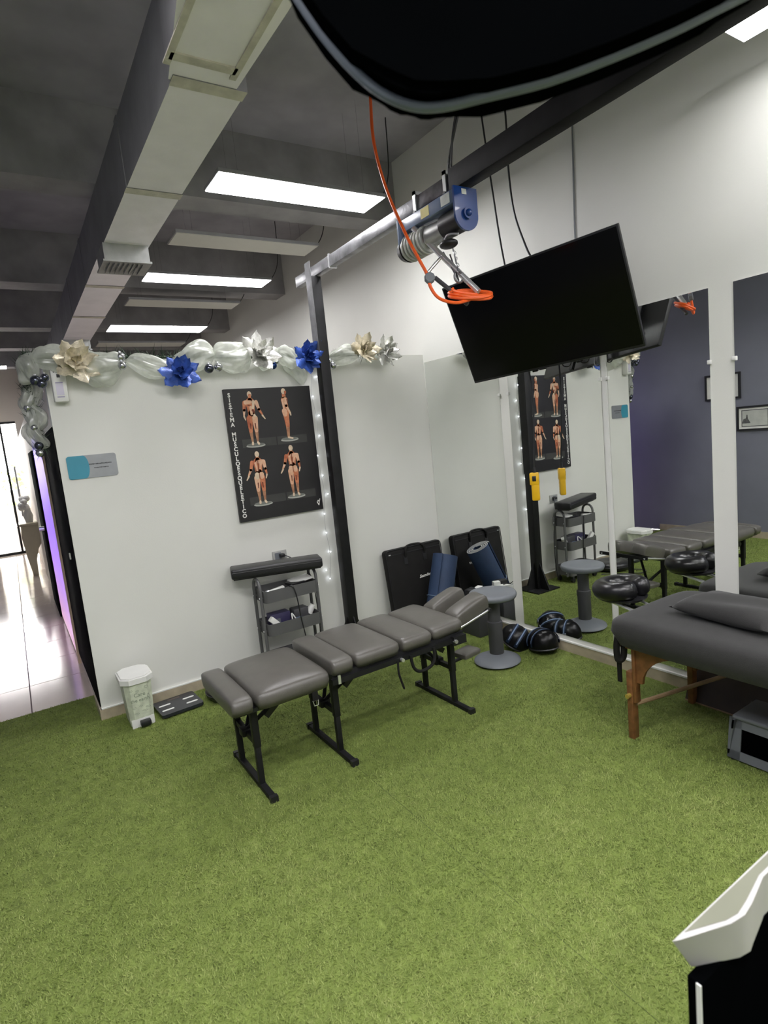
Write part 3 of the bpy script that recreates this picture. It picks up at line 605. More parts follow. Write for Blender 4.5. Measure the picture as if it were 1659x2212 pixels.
# dispenser at the wall's corner
dp = thing('air_freshener', 'white wall dispenser at the top left wall corner', 'dispenser', (-2.80,-.03,2.14))
b = MB().box((-2.803,-.034,2.145),(.080,.066,.20),bev=.010); b.build('body', WHTP, dp)
MB().box((-2.803,-.0675,2.20),(.018,.004,.020),bev=.002).build('sensor', GRYD, dp); MB().cone((-2.825,-.0685,2.222),(-2.825,-.066,2.222),.003,n=8).build('indicator', INKD, dp)
MB().b2((-2.825,-.0682,2.155),(-2.785,-.0668,2.163)).b2((-2.825,-.0682,2.072),(-2.785,-.0668,2.078)).build('printed_bars', mat('violet_ink',(.33,.30,.45),.6), dp, smooth=False)
MB().b2((-2.825,-.0680,2.085),(-2.785,-.0668,2.152)).build('pale_label', mat('lilac_label',(.60,.57,.68),.6), dp, smooth=False)
# outlet with plug
ol = thing('power_outlet', 'white wall outlet with a black plug above the cart', 'outlet', (-1.525,-.005,.825))
MB().box((-1.525,-.005,.826),(.114,.010,.086),bev=.003).build('cover_plate', mat('outlet_white',(.36,.36,.34),.4), ol); MB().box((-1.54,-.0105,.826),(.05,.003,.06)).build('socket', GRYL, ol, smooth=False)
MB().box((-1.515,-.03,.835),(.035,.04,.024),bev=.004).build('plug', BLKP, ol)
MB().tube(smooth_path([(-1.50,-.04,.835),(-1.45,-.08,.80),(-1.40,-.12,.745),(-1.36,-.16,.66),(-1.335,-.15,.5),(-1.33,-.15,.25),(-1.35,-.15,.06)]),.004,6).build('power_cord', BLKP, ol)
# fairy light string
fs = thing('fairy_lights', 'string of tiny white lights hanging down the wall', 'fairy lights', (-1.1,-.01,.55))
bulbs = [(-1.052,2.146),(-1.103,1.998),(-1.07,1.852),(-1.086,1.697),(-1.121,1.546),(-1.097,1.389),(-1.071,1.239),(-1.119,1.088),(-1.122,.937),(-1.104,.781),(-1.159,.642),(-1.135,.568)]
wire = []
for i, (x, z) in enumerate(bulbs): wire.append((-1.09-.012*math.sin(i*1.9)-.03*(i/12), -.008, z))
MB().tube(smooth_path([(-1.06,-.03,2.27)]+wire), .0011, 5).build('wire', mat('silver_wire',(.5,.5,.5),.4,.5), fs)
for (x, z), w_ in zip(bulbs, wire):
    o = MB().sph((x,-.022,z),.0045,8).build('bulb', LED, fs); MB().tube([w_,((x+w_[0])/2,-.016,z+.012),(x,-.02,z+.004)],.0009,4).build('lead', MATS['silver_wire'], o)

# ------------------------------------------------------------------ garland
ga = thing('garland', 'christmas garland of sheer ribbon, baubles and poinsettias along the wall top', 'garland', (-1.7,-.03,2.3))
gp = [(-.42,-.03,2.325),(-.8,-.035,2.30),(-1.3,-.035,2.30),(-1.8,-.035,2.30),(-2.4,-.035,2.31),(-2.85,-.04,2.31),(-2.96,-.01,2.28),(-2.965,.04,2.12),(-2.96,.06,1.95),(-2.955,.07,1.76)]
gpath = smooth_path(gp, 8)
MB().tube(gpath, .010, 6).build('stem', LEAFG, ga)
nd = MB()
for i, p in enumerate(gpath):
    for k in range(34 if -2.5 < p.x < -1.9 else 22):
        a = rnd.uniform(0,2*PI); d = Vector((rnd.uniform(-.8,.8), math.cos(a)*.7-.1, math.sin(a))).normalized()*rnd.uniform(.04,.085); q = p+Vector((rnd.uniform(-.03,.03),0,rnd.uniform(-.01,.02))); w = d.cross(Vector((rnd.gauss(0,1),rnd.gauss(0,1),rnd.gauss(0,1)))).normalized()*.003
        if q.x > XL and (q+d).y > -.004 and (q+d).z < 2.32: d.y = -abs(d.y)*.3
        nd.bm.faces.new([nd.bm.verts.new(v) for v in (q-w, q+w, q+d)])
o = nd.build('pine_needles', LEAFG, ga, smooth=False); o['kind'] = 'stuff'
def puff(c, L, R, rz=0, ry=0, seed=0, pinch=.12, flat=.75):
    g = random.Random(seed); ph = [g.uniform(0,6) for _ in range(6)]
    def fn(u, v):
        a = u*2*PI; s = v*2-1; env = pinch + (1-pinch)*max(0, 1-abs(s)**2.4)**.6
        rr = R*env*(1+.17*math.sin(3*a+ph[0]+2*s)+.10*math.sin(5*a+ph[1]-3*s)+.05*math.sin(8*a+ph[2]+4*s)+.025*math.sin(21*a+ph[5]))
        return (s*L/2*(1+.05*math.sin(a+ph[3])), rr*math.cos(a)*flat, rr*math.sin(a)+.02*math.sin(2*s+ph[4]))
    b = MB(); b.grid(fn, 72, 25, True)
    return b.build('ribbon_puff', TULLE, ga, M=Matrix.Translation(c) @ rotm((0,ry,rz)), ang=180)
for i, (c, L, R, ry) in enumerate([((-2.95,-.04,2.25),.15,.07,.9), ((-2.80,-.06,2.30),.24,.075,-.15), ((-2.56,-.075,2.255),.26,.10,.1), ((-2.26,-.07,2.25),.30,.065,.12), ((-1.98,-.07,2.285),.30,.09,-.15), ((-1.71,-.075,2.30),.27,.105,-.25), ((-1.45,-.07,2.285),.17,.075,.0), ((-1.30,-.07,2.285),.17,.07,.2), ((-.83,-.07,2.285),.25,.07,.1), ((-.545,-.06,2.29),.16,.045,.1)]):
    puff(c, L, R, 0, ry, i)
puff((-1.245,-.06,2.185),.22,.055,0,1.05,31,.10,.5)
for i, (x, y, z) in enumerate([(-2.965,.05,2.10),(-2.965,.06,1.97),(-2.96,.065,1.86)]): puff((x,y,z),.17,.055,0,PI/2,50+i,.3)
def petal_mesh(L, W, curl, name):
    b = MB(); pr = []
    def fn(u, v):
        s = u; w = W*math.sin(PI*min(1,s*1.02))**.75*(1-.35*s)*(1+.10*math.sin(s*26)); x = (v*2-1)*w
        return (s*L, x, curl*s*s*L - .35*abs(x) + .004*math.sin(18*s+9*v))
    b.grid(fn, 10, 5); me = bpy.data.meshes.new(name)
    bmesh.ops.recalc_face_normals(b.bm, faces=b.bm.faces[:]); b.bm.to_mesh(me); b.bm.free(); me.polygons.foreach_set('use_smooth', [True]*len(me.polygons)); return me
def flower(c, R, m, seed, label, lean=0, cm=None):
    g = random.Random(seed); f = MB()
    for k in range(7): f.sph((g.uniform(-.012,.012),g.uniform(-.012,.012),g.uniform(.004,.014)),.006,6)
    F = frame_on(c, (1,0,0), (0,0,1)) @ rotm((g.uniform(-.2,.2)+lean,g.uniform(-.3,.3),g.uniform(0,1)))
    o = f.build('poinsettia', cm or STKY, ga, world=False); o.matrix_local = gmat(ga).inverted() @ F; o['label'] = label
    for ring, (n, r, cu) in enumerate([(7,1,.15),(6,.72,.45),(4,.42,.9)]):
        me = petal_mesh(R*r, R*r*.40, cu, 'petal'); me.materials.append(m)
        for k in range(n):
            p = bpy.data.objects.new('petal', me); COL.objects.link(p); p.parent = o; p.location = (0,0,.004+.006*ring)
            p.rotation_euler = (g.uniform(-.25,.25), -.12-.25*ring+g.uniform(-.25,.2), 2*PI*(k+.5*ring)/n+g.uniform(-.2,.2)); s = g.uniform(.85,1.1); p.scale = (s,s,s)
flower((-2.71,-.135,2.275),.155,PETW,1,'champagne glitter poinsettia'); flower((-2.10,-.13,2.195),.135,PETB,2,'blue poinsettia'); flower((-1.535,-.14,2.305),.15,PETS,3,'silver poinsettia')
flower((-1.165,-.14,2.275),.15,PETB,4,'blue poinsettia'); flower((-.66,-.12,2.325),.135,PETW,5,'champagne glitter poinsettia'); flower((-.45,-.11,2.315),.14,PETS,6,'silver poinsettia')
for (c, r, m) in [((-2.445,-.10,2.30),.030,BALS),((-2.445,-.115,2.245),.028,BALS),((-1.90,-.11,2.215),.032,BALD),((-1.835,-.11,2.222),.03,BALS),((-1.435,-.11,2.225),.028,BALB),((-1.405,-.10,2.255),.022,BALS),((-.945,-.10,2.215),.03,BALS),((-.96,-.09,2.25),.02,BALS),((-2.925,-.08,2.175),.030,BALD),((-2.895,-.09,2.155),.028,BALD),((-2.875,-.08,2.19),.024,BALD),((-2.985,.03,2.03),.022,BALS),((-2.97,.03,1.91),.02,BALS),((-2.96,.04,1.80),.026,BALD),((-2.96,.05,1.755),.026,BALS)]:
    o = MB().sph(c, r, 16).build('bauble', m, ga); MB().cone(Vector(c)+Vector((0,0,r*.95)), Vector(c)+Vector((0,0,r*1.2)), r*.25, n=8).build('cap', CHROME, o)

# ================================================================== CART AND BOLSTER
ca = thing('utility_cart', 'dark grey three tier rolling cart against the white wall', 'cart', (-1.6,-.19,0))
CX0, CX1, CY0, CY1 = -1.79, -1.38, -.315, -.085
for z, nm in ((.075,'tray'),(.335,'tray'),(.575,'tray')):
    b = MB(); ro = rrect(CX0,CY0,CX1,CY1,.03); ri = rrect(CX0+.006,CY0+.006,CX1-.006,CY1-.006,.026); n = len(ro)
    for zz, poly_ in ((0,ro),):
        a = [b.bm.verts.new((x,y,z)) for x,y in ro]; c_ = [b.bm.verts.new((x,y,z+.085)) for x,y in ro]; d_ = [b.bm.verts.new((x,y,z+.085)) for x,y in ri]; e_ = [b.bm.verts.new((x,y,z+.006)) for x,y in ri]
        b.bm.faces.new(a[::-1]); b.bm.faces.new(e_)
        for i in range(n):
            j = (i+1) % n
            for p, q in ((a,c_),(c_,d_),(d_,e_)): b.bm.faces.new((p[i],p[j],q[j],q[i]))
    b.build(nm, CART, ca, ang=30)
for x in (CX0-.012, CX1+.012):
    y0, y1 = -.262,-.138; arc = [(x,(y0+y1)/2+(y1-y0)/2*math.cos(a),.675+.062*math.sin(a)) for a in np.linspace(0,PI,9)]
    MB().tube([(x,y1,.07)]+arc+[(x,y0,.07)], .0115, 10).build('handle_frame', CART, ca)
    for zz in (.11,.37,.61):
        for yy in (y0,y1): MB().cone((x-.014,yy,zz),(x+.014,yy,zz),.005,n=8).build('bolt', CHROME, ca)
for x in (CX0+.04,CX1-.04):
    for y in (CY0+.03,CY1-.03):
        c_ = MB().b2((x-.012,y-.010,.05),(x+.012,y+.010,.078)).build('caster', GRYD, ca); MB().cone((x,y-.012,.026),(x,y+.012,.026),.024,n=16).build('wheel', BLKP, c_)
pw = thing('power_strip', 'white power strip lying in the middle cart tray', 'power strip', (-1.72,-.27,.39))
MB().box((-1.715,-.275,.405),(.04,.035,.14),(0,-.75,.1),bev=.006).build('body', WHTP, pw)
for k in range(3): MB().box((-1.725+.028*(k-1),-.2935,.405-.03*(k-1)),(.014,.003,.012),(0,-.75,.1)).build('socket', INKD, pw, smooth=False)
MB().tube(smooth_path([(-1.69,-.27,.36),(-1.64,-.26,.375),(-1.60,-.28,.40),(-1.58,-.24,.44),(-1.55,-.27,.37)]),.005,6).build('cord', WHTP, pw)
bx = thing('massager_box', 'dark purple printed box in the middle cart tray', 'box', (-1.63,-.17,.345)); MB().b2((-1.73,-.21,.345),(-1.58,-.12,.455),bev=.003).build('carton', mat('purple_box',(.035,.03,.085),.5), bx); MB().b2((-1.71,-.2112,.37),(-1.66,-.21,.42)).build('printed_panel', GRYP, bx, smooth=False)
bx = thing('device_case', 'dark grey device with white head in the middle cart tray', 'device', (-1.45,-.19,.345)); MB().b2((-1.56,-.23,.345),(-1.44,-.14,.46),bev=.012).build('case', GRYD, bx); MB().cone((-1.43,-.2,.40),(-1.395,-.21,.455),.028,.022).build('white_head', WHTP, bx); MB().b2((-1.56,-.2315,.36),(-1.50,-.23,.40)).build('label_patch', STRPL, bx, smooth=False)
bx = thing('massage_gun', 'white handheld device lying in the top cart tray', 'device', (-1.69,-.25,.60)); MB().box((-1.69,-.27,.645),(.13,.035,.03),(0,-.12,.05),bev=.008).build('body', WHTP, bx); MB().cone((-1.77,-.275,.635),(-1.745,-.272,.638),.02,.024).build('nozzle', CHROME, bx); MB().box((-1.675,-.2895,.645),(.05,.004,.016),(0,-.12,.05)).build('grip_panel', INKD, bx)
bx = thing('tablet_case', 'flat pale tablet leaning in the top cart tray', 'tablet', (-1.47,-.2,.58)); MB().box((-1.47,-.20,.668),(.16,.11,.012),(.1,-.10,0),bev=.003).build('body', WHTP, bx); MB().box((-1.52,-.22,.655),(.12,.09,.02),(0,0,.1),bev=.004).build('sleeve', BLKP, bx)
cb = MB().tube(smooth_path([(-1.62,-.30,.65),(-1.585,-.325,.66),(-1.565,-.333,.58),(-1.55,-.33,.42),(-1.53,-.335,.25),(-1.53,-.33,.16)]),.0045,6).build('charging_cable', BLKP); tag(cb, 'black charging cable draped over the front of the cart', 'cable')
# bolster pad lying across the cart handles
A_, B_ = Vector((-1.945,-.11,.760)), Vector((-1.325,-.285,.752)); ax = (B_-A_).normalized(); MBl = frame_on((A_+B_)/2, ax, Vector((0,0,1)).cross(ax))
bl = thing('bolster_pad', 'long black vinyl bolster pad lying across the cart', 'pad', (A_+B_)/2)
bl_len = (B_-A_).length
MB().box((0,0,.040),(bl_len,.175,.072),bev=.014,seg=3).build('cushion', LEATHB, bl, M=MBl); MB().box((0,0,.0),(bl_len*.96,.12,.012)).build('board', BLKP, bl, smooth=False, M=MBl)
bpz = [(bl_len/2*.98*sx, .0865*sy, .050) for sx, sy in ((-1,-1),(1,-1),(1,1),(-1,1))]; MB().tube(bpz, .003, 6, closed=True).build('piping', LEATHB, bl, M=MBl)

# ================================================================== DROP TABLE
TY = -1.30
ta = thing('treatment_table', 'dark taupe segmented chiropractic table on black steel legs', 'treatment table', (-1.65,TY,0))
def tpad(nm, x0, x1, z, h, w=.525, crown=.016, rot=None): return MB().pad(((x0+x1)/2,TY,z),x1-x0,w,h,crown,rot,k=9).build(nm, LEATH, ta, ang=80)
tpad('ankle_cushion',-2.462,-2.352,.440,.075,.53,.012); tpad('leg_cushion',-2.345,-1.945,.435,.085,.545,.026)
tpad('pelvic_cushion',-1.935,-1.805,.475,.075,.525,.010); tpad('lumbar_cushion',-1.798,-1.510,.475,.072,.525,.014); tpad('thoracic_cushion',-1.502,-1.290,.475,.072,.525,.012); tpad('shoulder_cushion',-1.284,-1.055,.480,.070,.50,.012,(0,-.05,0))
for s in (-1,1):
    MB().pad((-.925,TY+s*.105-.03,.520),.27,.125,.085,.012,(s*-.12,-.30,0),k=8).build('head_cushion', LEATH, ta, ang=80)
MB().b2((-2.44,TY-.23,.425),(-1.96,TY+.23,.445)).build('leg_section_board', BLKP, ta, smooth=False)
MB().b2((-1.93,TY-.235,.452),(-1.06,TY+.235,.478)).build('main_section_board', BLKP, ta, smooth=False)
for s in (-1,1):
    MB().b2((-1.94,TY+s*.245-.012,.430),(-1.10,TY+s*.245+.012,.458)).build('side_rail', BLKM, ta, smooth=False)
    MB().cone((-1.08,TY+s*.19,.47),(-.80,TY+s*.19-.0,.53),.008).build('head_rail', CHROME, ta)
    MB().cone((-1.15,TY+s*.262,.445),(-1.15,TY+s*.285,.445),.011,n=12).build('knob', CHROME, ta); MB().cone((-1.52,TY+s*.26,.444),(-1.52,TY+s*.28,.444),.010,n=12).build('knob', CHROME, ta)
MB().b2((-.815,TY-.21,.515),(-.80,TY+.21,.54)).build('head_bar', BLKM, ta, smooth=False)
MB().b2((-1.16,TY-.275,.42),(-1.07,TY-.245,.47)).b2((-1.16,TY+.245,.42),(-1.07,TY+.275,.47)).build('drop_bracket', BLKP, ta, smooth=False)
def trestle(x, ztop, lean):
    y0, y1 = TY-.155, TY+.135
    MB().b2((x-.016,-1.615,.0),(x+.016,-1.07,.026),bev=.004).build('foot_bar', BLKM, ta)
    for e in (-1.605,-1.08): MB().b2((x-.019,e-.012,0),(x+.019,e+.012,.03)).build('foot_cap', BLKP, ta, smooth=False)
    for y in (y0,y1):
        MB().b2((x-.014,y-.014,.024),(x+.014,y+.014,.24),bev=.003).build('lower_leg', BLKM, ta)
        MB().b2((x-.017,y-.017,.215),(x+.017,y+.017,ztop),bev=.003).build('upper_leg', BLKM, ta)
    MB().b2((x-.012,y0,.225),(x+.012,y1,.252)).build('cross_bar', BLKM, ta, smooth=False)
    for y in (y0,y1):
        MB().cone((x,(y0+y1)/2,.245),(x+lean*.125,y,ztop-.03),.011,n=8).build('brace', BLKM, ta)
    MB().box((x+lean*.10,y0-.0,ztop-.06),(.03,.03,.10),(0,lean*.9,0)).build('brace_socket', BLKP, ta)
    MB().b2((x-.03,(y0+y1)/2-.03,.222),(x+.03,(y0+y1)/2+.03,.262),bev=.006).build('brace_joint', BLKM, ta)
trestle(-2.335,.445,1); trestle(-1.892,.455,1); trestle(-1.10,.455,-1)
ar = MB().pad((-.945,TY-.115,.262),.15,.11,.032,.006,(0,0,.15)).build('arm_rest', LEATH, ta); MB().cone((-1.09,TY-.13,.255),(-.90,TY-.115,.258),.010).build('arm_bracket', BLKM, ar)
MB().tube(smooth_path([(-1.46,TY-.262,.45),(-1.45,TY-.268,.38),(-1.41,TY-.268,.345),(-1.34,TY-.268,.35),(-1.305,TY-.268,.385),(-1.30,TY-.262,.45)]),.009,8).build('carry_handle', FABB, ta)
MB().tube(smooth_path([(-1.545,TY-.262,.44),(-1.55,TY-.268,.38),(-1.54,TY-.27,.33),(-1.525,TY-.268,.28)]),[.006]*18+[.004],6).build('loose_strap', FABB, ta)
MB().b2((-2.06,TY-.262,.39),(-2.03,TY-.255,.44)).build('latch_strap', FABB, ta, smooth=False); MB().tube([(-2.06,TY-.259,.39),(-2.03,TY-.259,.39),(-2.035,TY-.262,.365),(-2.055,TY-.262,.365)],.003,6,closed=True).build('latch_ring', CHROME, ta)
MB().b2((-1.91,TY-.262,.43),(-1.895,TY-.256,.475)).build('hinge', CHROME, ta, smooth=False)

# ================================================================== CORNER: CASE, MATS, BOX, STOOL, PADS
ba = thing('carrying_case', 'large black padded carrying case leaning in the corner', 'case', (-.36,-.13,0))
lean = .12; BMx = frame_on((-.362,-.155,.0),(1,0,0),(0,math.sin(lean),math.cos(lean)))
MB().box((0,.355,.0),(.585,.70,.075),bev=.03,seg=4).build('shell', FABB, ba, M=BMx)
MB().tube([(x,y,.036) for x,y in rrect(-.285,.012,.285,.70,.03)],.004,6,closed=True).build('piping', BLKP, ba, M=BMx)
MB().b2((-.27,.655,.036),(.27,.662,.040)).build('zip', BLKP, ba, smooth=False, M=BMx); MB().b2((-.262,.660,.039),(-.245,.668,.043)).build('zip_pull', CHROME, ba, smooth=False, M=BMx)
MB().tube(smooth_path([(-.10,.62,.040),(-.098,.675,.052),(-.07,.705,.035),(.0,.712,.02),(.07,.705,.035),(.098,.675,.052),(.10,.62,.040)]),.010,8).build('carry_handle', FABB, ba, M=BMx)
for s in (-1,1): MB().b2((s*.10-.018,.56,.037),(s*.10+.018,.63,.041)).build('handle_tab', BLKP, ba, smooth=False, M=BMx)
put_text('embroidered_logo', 'Saunders', .036, INKW, ba, BMx @ Matrix.Translation((.075,.43,.0385)) @ Matrix.Rotation(.04,4,'Z'), shear=.45, off=.0006, ext=.0012)
# rolled mat leaning toward the mirror
ma = thing('rolled_mat', 'navy exercise mat rolled up and leaning beside the black case', 'mat', (-.40,-.36,0))
m0, m1 = Vector((-.40,-.385,.0)), Vector((-.165,-.305,.600)); axm = (m1-m0).normalized(); MMt = m0.to_4d().to_3d(); Mm = Matrix.Translation(m0+Vector((.0,0,.045))) @ axm.to_track_quat('Z','Y').to_matrix().to_4x4()
Lm = (m1-m0).length-.045; tk = .011
def spiral(r0, r1, turns, n=110): return [((r0+(r1-r0)*k/n)*math.cos(2*PI*turns*k/n), (r0+(r1-r0)*k/n)*math.sin(2*PI*turns*k/n)) for k in range(n+1)]
b = MB(); sp = spiral(.040,.112,4.3); so = [b.bm.verts.new((x,y,z)) for z in (0,Lm) for x,y in sp]; n = len(sp)
si = [b.bm.verts.new((x*(1-tk/max(.02,math.hypot(x,y))),y*(1-tk/max(.02,math.hypot(x,y))),z)) for z in (0,Lm) for x,y in sp]
for k in range(n-1):
    b.bm.faces.new((so[k],so[k+1],so[n+k+1],so[n+k])); b.bm.faces.new((si[k+1],si[k],si[n+k],si[n+k+1]))
    for h in (0,n):
        f_ = b.bm.faces.new((so[h+k],si[h+k],si[h+k+1],so[h+k+1])); f_.material_index = 1
f_ = b.bm.faces.new((so[n-1],si[n-1],si[2*n-1],so[2*n-1])); b.build('roll', [NAVY, NAVYE], ma, ang=50, M=Mm)
MB().tube([(.1135*math.cos(a),.1135*math.sin(a),Lm*.42) for a in np.linspace(0,2*PI,28)[:-1]],.003,5,closed=True).build('tie_band', STRPL, ma, M=Mm)
bc = thing('storage_box', 'low dark box with cords on top in the mirror corner', 'box', (-.14,-.62,0))
MB().b2((-.25,-.74,0),(-.03,-.52,.30),bev=.012).build('tub', GRYD, bc)
lt = thing('power_adapters', 'white power strip with adapters on the dark box', 'power strip', (-.14,-.62,.30))
MB().box((-.14,-.64,.318),(.19,.05,.032),(0,0,.6),bev=.006).build('strip', WHTP, lt); MB().box((-.10,-.60,.345),(.06,.05,.04),(0,0,.4),bev=.006).build('adapter', WHTP, lt); MB().box((-.17,-.58,.335),(.10,.06,.05),(0,0,.3),bev=.006).build('adapter', BLKP, lt)
MB().tube(smooth_path([(-.2,-.66,.335),(-.21,-.70,.36),(-.17,-.72,.345),(-.14,-.68,.35),(-.12,-.66,.34)]),.004,6).build('cord', BLKP, lt)
# wobble stool
st = thing('wobble_stool', 'grey round wobble stool beside the table', 'stool', (-.478,-1.172,0))
SX, SY = -.478,-1.172
MB().lathe([(0,.500),(.09,.502),(.150,.512),(.160,.508),(.166,.494),(.158,.472),(.08,.458),(0,.458)],(SX,SY,0),28).build('seat', GRYL, st, ang=60)
MB().lathe([(.050,.05),(.050,.30),(.043,.305),(.043,.46)],(SX,SY,0),24).build('column', GRYD, st); MB().lathe([(.0535,.26),(.0535,.30),(.05,.302)],(SX,SY,0),24).build('collar', GRYD, st)
MB().lathe([(0,.075),(.055,.072),(.13,.040),(.158,.028),(.162,.018),(.155,.014),(0,.014)],(SX,SY,0),36).build('base', GRYL, st, ang=50); MB().lathe([(0,0),(.13,.0),(.156,.012),(.156,.018),(0,.018)],(SX,SY,0),36).build('rubber_foot', BLKP, st)
MB().tube(smooth_path([(SX-.02,SY+.03,.455),(SX-.10,SY+.06,.44),(SX-.13,SY+.07,.445)]),.005,7).build('height_lever', CHROME, st)
# strap-on pads by the skirting
def pad_shell(c, rz, label, tl):
    t = thing('strap_on_pad', label, 'pad', (c[0],c[1],0), rz)
    M = Matrix.Translation((c[0],c[1],0)) @ Matrix.Rotation(rz,4,'Z') @ Matrix.Translation((0,0,.082)) @ rotm((tl,0,0))
    def fn(u, v):
        a = u*2*PI; p = v*PI*.62; r = .108*math.sin(p)**.8; return (r*math.cos(a)*.95, r*math.sin(a)*1.05, .100*math.cos(p)-.012)
    b = MB(); b.grid(fn, 26, 11, True); bmesh.ops.solidify(b.bm, geom=b.bm.faces[:], thickness=.008); b.build('shell', GLOSSB, t, M=M, ang=60)
    MB().tube([(.098*math.cos(a),.108*math.sin(a),-.046) for a in np.linspace(0,2*PI,25)[:-1]],.007,6,closed=True).build('rim', BLKP, t, M=M)
    for k, yy in enumerate((-.03,.035)):
        def sf(u, v, yy=yy): a = -.15+u*(PI+.3); return (.108*math.cos(a), yy+(v-.5)*.026, .098*math.sin(a)-.010)
        b = MB(); b.grid(sf, 18, 2); bmesh.ops.solidify(b.bm, geom=b.bm.faces[:], thickness=.003); s_ = b.build('strap', STRAP, t, M=M)
        def s2(u, v, yy=yy): a = .1+u*(PI-.2); return (.111*math.cos(a), yy+(v-.5)*.008, .101*math.sin(a)-.010)
        b = MB(); b.grid(s2, 16, 2); b.build('stripe', STRPL, s_, M=M)
        MB().box((.104,yy,.012),(.008,.03,.02),bev=.002).build('buckle', GRYL, s_, M=M)
pad_shell((-.20,-1.085), .55, 'black domed strap-on pad tilted on its side nearer the corner', .55)
pad_shell((-.125,-1.275), -.35, 'black domed strap-on pad lying closest to the massage table', -.15)

# ================================================================== MASSAGE TABLE
mt = thing('massage_table', 'black cloth covered massage table on brown wooden legs', 'massage table', (-.4,-3.1,0))
MX0, MX1, MY0, MY1, MZ = -.765,-.045,-4.15,-2.265,.645
MB().pad(((MX0+MX1)/2,(MY0+MY1)/2,.505),MX1-MX0,MY1-MY0,.14,.004,k=18,e0=.3,n=23).build('cushion', FABR, mt, ang=80)
MB().b2((MX0+.06,MY0+.06,.485),(MX1-.06,MY1-.06,.51)).build('frame_board', WOOD, mt, smooth=False)
def mleg(x, y, sx):
    MB().b2((x-.022,y-.016,0),(x+.022,y+.016,.36),bev=.003).build('lower_leg', WOOD, mt); MB().b2((x-.020,y-.034,.20),(x+.020,y-.016,.545),bev=.003).build('upper_leg', WOOD, mt)
    k = MB().cone((x-.045 if sx<0 else x+.045,y,.235),(x,y,.235),.012,n=8); k.build('leg_knob', mat('brass_knob',(.6,.45,.1),.35,.6), mt)
for x, sx in ((-.675,-1),(-.135,1)):
    for y in (-2.37,-3.95): mleg(x, y, sx)
arc = [(0,0),(0,-.20)]+[(.045+.26*(1-math.cos(a)), -.20+.185*math.sin(a)) for a in np.linspace(0,PI/2,9)]+[(.36,0)]
for y, dr in ((-2.39,-1),(-3.93,1)):
    MB().prism([(p[0],p[1]) for p in arc],-.009,.009,frame_on((-.675,y,.508),(0,dr,0),(0,0,1))).build('corner_brace', WOOD, mt, ang=50)
    MB().prism([(p[0],p[1]) for p in arc],-.009,.009,frame_on((-.135,y,.508),(0,dr,0),(0,0,1))).build('corner_brace', WOOD, mt, ang=50)
    MB().b2((-.675,y-.012,.40),(-.135,y+.012,.50)).build('end_apron', WOOD, mt, smooth=False)
MB().cone((-.675,-2.39,.19),(-.135,-2.55,.215),.011,n=8).build('stretcher', WOODT, mt); MB().cone((-.675,-3.93,.19),(-.135,-3.77,.215),.011,n=8).build('stretcher', WOODT, mt)
MB().tube(smooth_path([(-.715,-2.33,.545),(-.722,-2.325,.48),(-.720,-2.33,.42),(-.70,-2.345,.43),(-.695,-2.35,.5),(-.70,-2.35,.545)]),.016,8).build('strap_pouch', FABB, mt); MB().b2((-.716,-2.338,.30),(-.704,-2.318,.43)).build('hanging_strap', FABB, mt, smooth=False)
fc = thing('face_cradle', 'glossy black padded face cradle at the massage table end', 'headrest', (-.36,-2.11,.62))
cr_ = []
for k in range(22):
    a = .28+k/21*(2*PI-.56); cr_.append((-.36+.108*math.sin(a), -2.105-.098*math.cos(a), .675+.008*math.cos(a)))
MB().tube(cr_, [.046]+[.053]*20+[.046], 14).build('ring_cushion', GLOSSB, fc, ang=80)
MB().lathe([(0,-.015),(.13,-.012),(.135,.0),(.0,.01)],(-.36,-2.11,.632),24).build('platform', BLKP, fc)
for x in (-.43,-.29): MB().cone((x,-2.29,.565),(x,-2.08,.61),.010,n=8).build('support_rod', CHROME, fc)
pi_ = thing('pillow', 'black cloth pillow lying on the massage table', 'pillow', (-.43,-2.75,.65))
def pil(sg):
    def fn(u, v):
        a, b2 = u*2-1, v*2-1; e = max(0,(1-a**4))*max(0,(1-b2**4)); q = 1-.10*(1-abs(a))*abs(b2)**3-.10*(1-abs(b2))*abs(a)**3
        return (a*.155*(1-.08*(1-b2*b2)*0)*q, b2*.24*q, sg*.058*e**.5*(1+.10*math.sin(5*a+3*b2)))
    return fn
b = MB(); b.grid(pil(1), 19, 23); b.grid(pil(-.6), 19, 23); bmesh.ops.remove_doubles(b.bm, verts=b.bm.verts[:], dist=.0008)
b.build('cushion', FABR, pi_, ang=80, M=Matrix.Translation((-.425,-2.76,.688)) @ Matrix.Rotation(-.12,4,'Z'))
# grey step stool under it and the dark board at the skirting
ss = thing('step_stool', 'grey plastic step stool under the massage table', 'step stool', (-.40,-2.98,0))
b = MB(); SXa, SXb, SYa, SYb, SH = -.535,-.28,-3.20,-2.76,.205; tp_ = .03
def wall_panel(p0, p1, inw, nm):
    p0, p1, inw = Vector(p0), Vector(p1), Vector(inw); L_ = (p1-p0).length; F = frame_on(p0, (p1-p0), Vector((inw.x*tp_/SH,inw.y*tp_/SH,1)))
    o = MB(); o.b2((.0,.012,-.004),(L_,.052,.004)); o.b2((0,.16,-.004),(L_,SH,.004)); o.b2((0,.012,-.004),(.055,SH,.004)); o.b2((L_-.055,.012,-.004),(L_,SH,.004))
    o.build(nm, GRYP, ss, smooth=False, M=F)
wall_panel((SXa,SYb,0),(SXa,SYa,0),(1,0,0),'front_panel'); wall_panel((SXb,SYa,0),(SXb,SYb,0),(-1,0,0),'rear_panel'); wall_panel((SXa,SYa,0),(SXb,SYa,0),(0,1,0),'side_panel'); wall_panel((SXb,SYb,0),(SXa,SYb,0),(0,-1,0),'side_panel')
